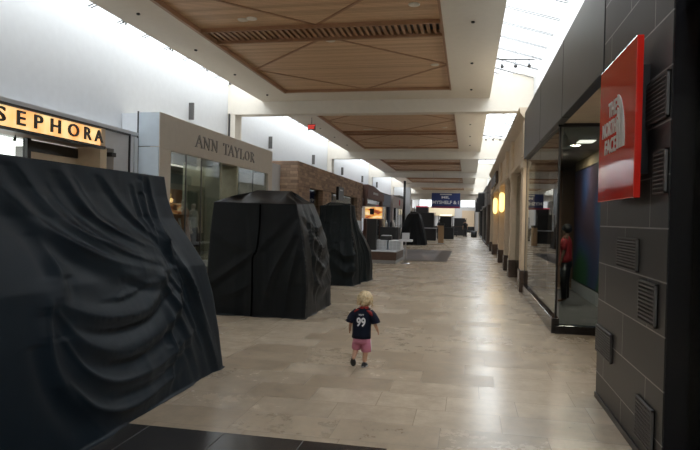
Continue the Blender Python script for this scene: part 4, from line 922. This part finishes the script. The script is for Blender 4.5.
# shorts
sh = MB(); sh.loft([ell(-.002, 0, .345, .078, .064, 24), ell(-.002, 0, .30, .088, .068, 24), ell(-.002, 0, .262, .090, .070, 24)])
sh.tube([(-.042, .002, .31), (-.055, .018, .235), (-.060, .028, .198)], [.050, .053, .052], 18); sh.tube([(.046, .002, .31), (.050, .006, .225), (.050, .010, .175)], [.050, .053, .054], 18)
shorts = obj('shorts', place(sh, bx, by, 0), PINK, boy)
st_ = MB().tube([(.0935, .010, .31), (.100, .012, .24), (.104, .014, .178)], .006, 6); obj('side_stripe', place(st_, bx, by, 0), WHT, shorts)
def shoe(cx, cy, cz, pitch, yaw, nm):
    f = MB(); pr = [(-.042, .020, .022, .034), (-.030, .026, .020, .046), (-.005, .026, .016, .044), (.025, .029, .012, .032), (.05, .029, .010, .024), (.066, .020, .008, .016)]
    rg = []
    for (y_, w, z0, z1) in pr: rg.append([(w*math.cos(a_)*(1 if math.sin(a_) < 0 else .85), y_, max(.004, (z0+.0)+(z1)*math.sin(a_)*.8)) for a_ in [2*PI*k/16 for k in range(16)]])
    f.loft(rg); so = MB().loft([[(x_*1.06, y_*1.05, z_) for x_, y_, z_ in [(.028*math.cos(2*PI*k/20), .012+.056*math.sin(2*PI*k/20), zz) for k in range(20)]] for zz in (0, .010)])
    def T_(m2):
        c, s2 = math.cos(pitch), math.sin(pitch); cyw, syw = math.cos(yaw), math.sin(yaw); o_ = []
        for x_, y_, z_ in m2.v:
            y2, z2 = y_*c-z_*s2, y_*s2+z_*c; x3, y3 = x_*cyw-y2*syw, x_*syw+y2*cyw; o_.append((bx+cx+x3, by+cy+y3, cz+z2))
        m2.v = o_; return m2
    td = MB().loft([[(.030*math.cos(2*PI*k/20), .012+.057*math.sin(2*PI*k/20), zz) for k in range(20)] for zz in (-.003, .001)])
    s_ = obj('shoe', T_(f), SHOE, boy); obj('sole', T_(so), SOLE, s_); obj('tread', T_(td), SHOE, s_)
shoe(.030, .03, 0.003, 0, -.15, 'r'); shoe(-.078, -.055, .072, -1.05, .1, 'l')

def adult(name, x, y, z, rot, h, label, cat, top_m, leg_m, skin_m, hair_m=None, skirt=False, faceless=False):
    s_ = h/1.75; t = thing(name, (x, y, z), label, cat); V = []; R = []; E = []
    def add(p, r_, par=None):
        V.append(p); R.append(r_)
        if par is not None: E.append((par, len(V)-1))
        return len(V)-1
    a = add((0, 0, .95), (.15, .11)); b_ = add((0, 0, 1.12), (.13, .10), a); c = add((0, 0, 1.30), (.16, .11), b_); d = add((0, .0, 1.43), (.10, .08), c); e = add((0, .01, 1.50), .05, d); g = add((0, -.01, 1.58), (.072, .085), e); h_ = add((0, -.01, 1.68), (.07, .085), g)
    for sg_ in (-1, 1):
        p = a
        for q_, r_ in (((sg_*.09, 0, .88), .085), ((sg_*.10, -.01, .50), .055), ((sg_*.10, .01, .12), .038), ((sg_*.10, -.03, .05), .035), ((sg_*.10, -.13, .03), .028)): p = add(q_, r_, p)
        p = d
        for q_, r_ in (((sg_*.17, 0, 1.41), .055), ((sg_*.22, .01, 1.15), .038), ((sg_*.23, -.05, .92), .026), ((sg_*.23, -.07, .86), .024)): p = add(q_, r_, p)
        for k in range(4):
            f0 = add((sg_*.23, -.085+.016*k, .82), .008, p); f1 = add((sg_*.228, -.09+.016*k, .775+abs(k-1.5)*.006), .007, f0)
        f0 = add((sg_*.215, -.10, .84), .009, p); add((sg_*.21, -.108, .81), .007, f0)
    obj('body', place(skin_mesh(V, E, R, 1), x, y, z, rot, s_), skin_m, t)
    tp = MB().loft([ell(0, 0, zz, rx, ry, 20) for zz, rx, ry in ((.90, .185, .135), (1.0, .178, .13), (1.15, .16, .125), (1.30, .19, .13), (1.40, .175, .11), (1.46, .10, .08), (1.49, .07, .065))])
    for sg_ in (-1, 1): tp.tube([(sg_*.13, 0, 1.40), (sg_*.19, 0, 1.33), (sg_*.215, .005, 1.18)], [.075, .068, .060], 14)
    obj('top', place(tp, x, y, z, rot, s_), top_m, t)
    bt = MB()
    if skirt: bt.loft([ell(0, 0, zz, rx, ry, 20) for zz, rx, ry in ((.98, .17, .13), (.85, .20, .16), (.55, .24, .20), (.42, .26, .22))])
    else:
        bt.loft([ell(0, 0, zz, rx, ry, 20) for zz, rx, ry in ((.98, .175, .13), (.85, .19, .14), (.78, .17, .13))])
        for sg_ in (-1, 1): bt.tube([(sg_*.09, 0, .88), (sg_*.10, -.01, .5), (sg_*.10, .01, .09)], [.105, .078, .062], 14)
    obj('skirt' if skirt else 'trousers', place(bt, x, y, z, rot, s_), leg_m, t)
    if hair_m: obj('hair', place(ball(0, .012, 1.655, .098, .115, .115, 20, 14, lambda p, th, ph: (p[0], p[1] if p[1] < .3 else p[1], max(p[2], 1.56+max(0, -p[1])*.9))), x, y, z, rot, s_), hair_m, t)
    if not faceless:
        obj('nose', place(ball(0, -.11, 1.60, .012, .018, .02, 8, 6), x, y, z, rot, s_), skin_m, t)
        em = MB()
        for sg_ in (-1, 1): em.add(*(lambda b2: (b2.v, b2.f))(ball(sg_*.032, -.097, 1.635, .011, .008, .008, 8, 6)), True)
        obj('eye', place(em, x, y, z, rot, s_), BLACK, t)
    else: obj('stand', place(MB().lathe(0, 0, [(.2, 0), (.2, .012), (.01, .015)], 20), x, y, z, rot, 1), SILV, t)
    return t
adult('person', 1.95, 12.6, .012, -PI/2-.4, 1.56, 'person in red shirt and dark trousers behind the corner shop glass', 'person', mat('red_shirt', (.28, .015, .02), .7), BLACK, mat('skin_dark', (.16, .09, .06), .5), BLACK)
tag(obj('display_plinth', B(-8.1, 14.6, 0, -7.36, 16.2, .3, .01), GREYW), 'low pale plinth under two mannequins in the serif-signed shop window', 'plinth')
tag(obj('display_plinth', B(-8.0, 20.1, 0, -7.36, 20.7, .3, .01), GREYW), 'low pale plinth under the grey mannequin at the far window', 'plinth')
MAN = mat('mannequin_cream', (.55, .47, .38), .5)
adult('mannequin', -7.62, 15.05, .3, PI/2, 1.78, 'mannequin in a tan dress in the left pane of the serif-signed shop', 'mannequin', mat('tan_cloth', (.40, .20, .10), .8), mat('tan_skirt', (.35, .17, .09), .8), MAN, skirt=True, faceless=True)
adult('mannequin', -7.66, 15.72, .3, PI/2, 1.70, 'mannequin in pale top and dark skirt in the serif-signed shop window', 'mannequin', mat('pale_print', (.42, .42, .36), .8, noise=.4, scale=40), BLACK, MAN, skirt=True, faceless=True)
adult('mannequin', -7.62, 20.4, .3, PI/2, 1.72, 'mannequin in grey in the right window of the serif-signed shop', 'mannequin', GREYW, DKGREY, MAN, faceless=True)
# far people, small
for k, (x, y, tm, lm, lb) in enumerate(((-.25, 58, BLACK, DKGREY, 'far person in black standing near the right shopfronts'), (-2.55, 56, DKGREY, BLACK, 'far person in grey beside the dark stand below the banner'), (-1.1, 78, mat('pink_top', (.5, .25, .22), .7), DKGREY, 'farthest person in a pink top at the end of the corridor'))):
    adult('person', x, y, 0, PI, 1.7, lb, 'person', tm, lm, SKIN, BLACK)
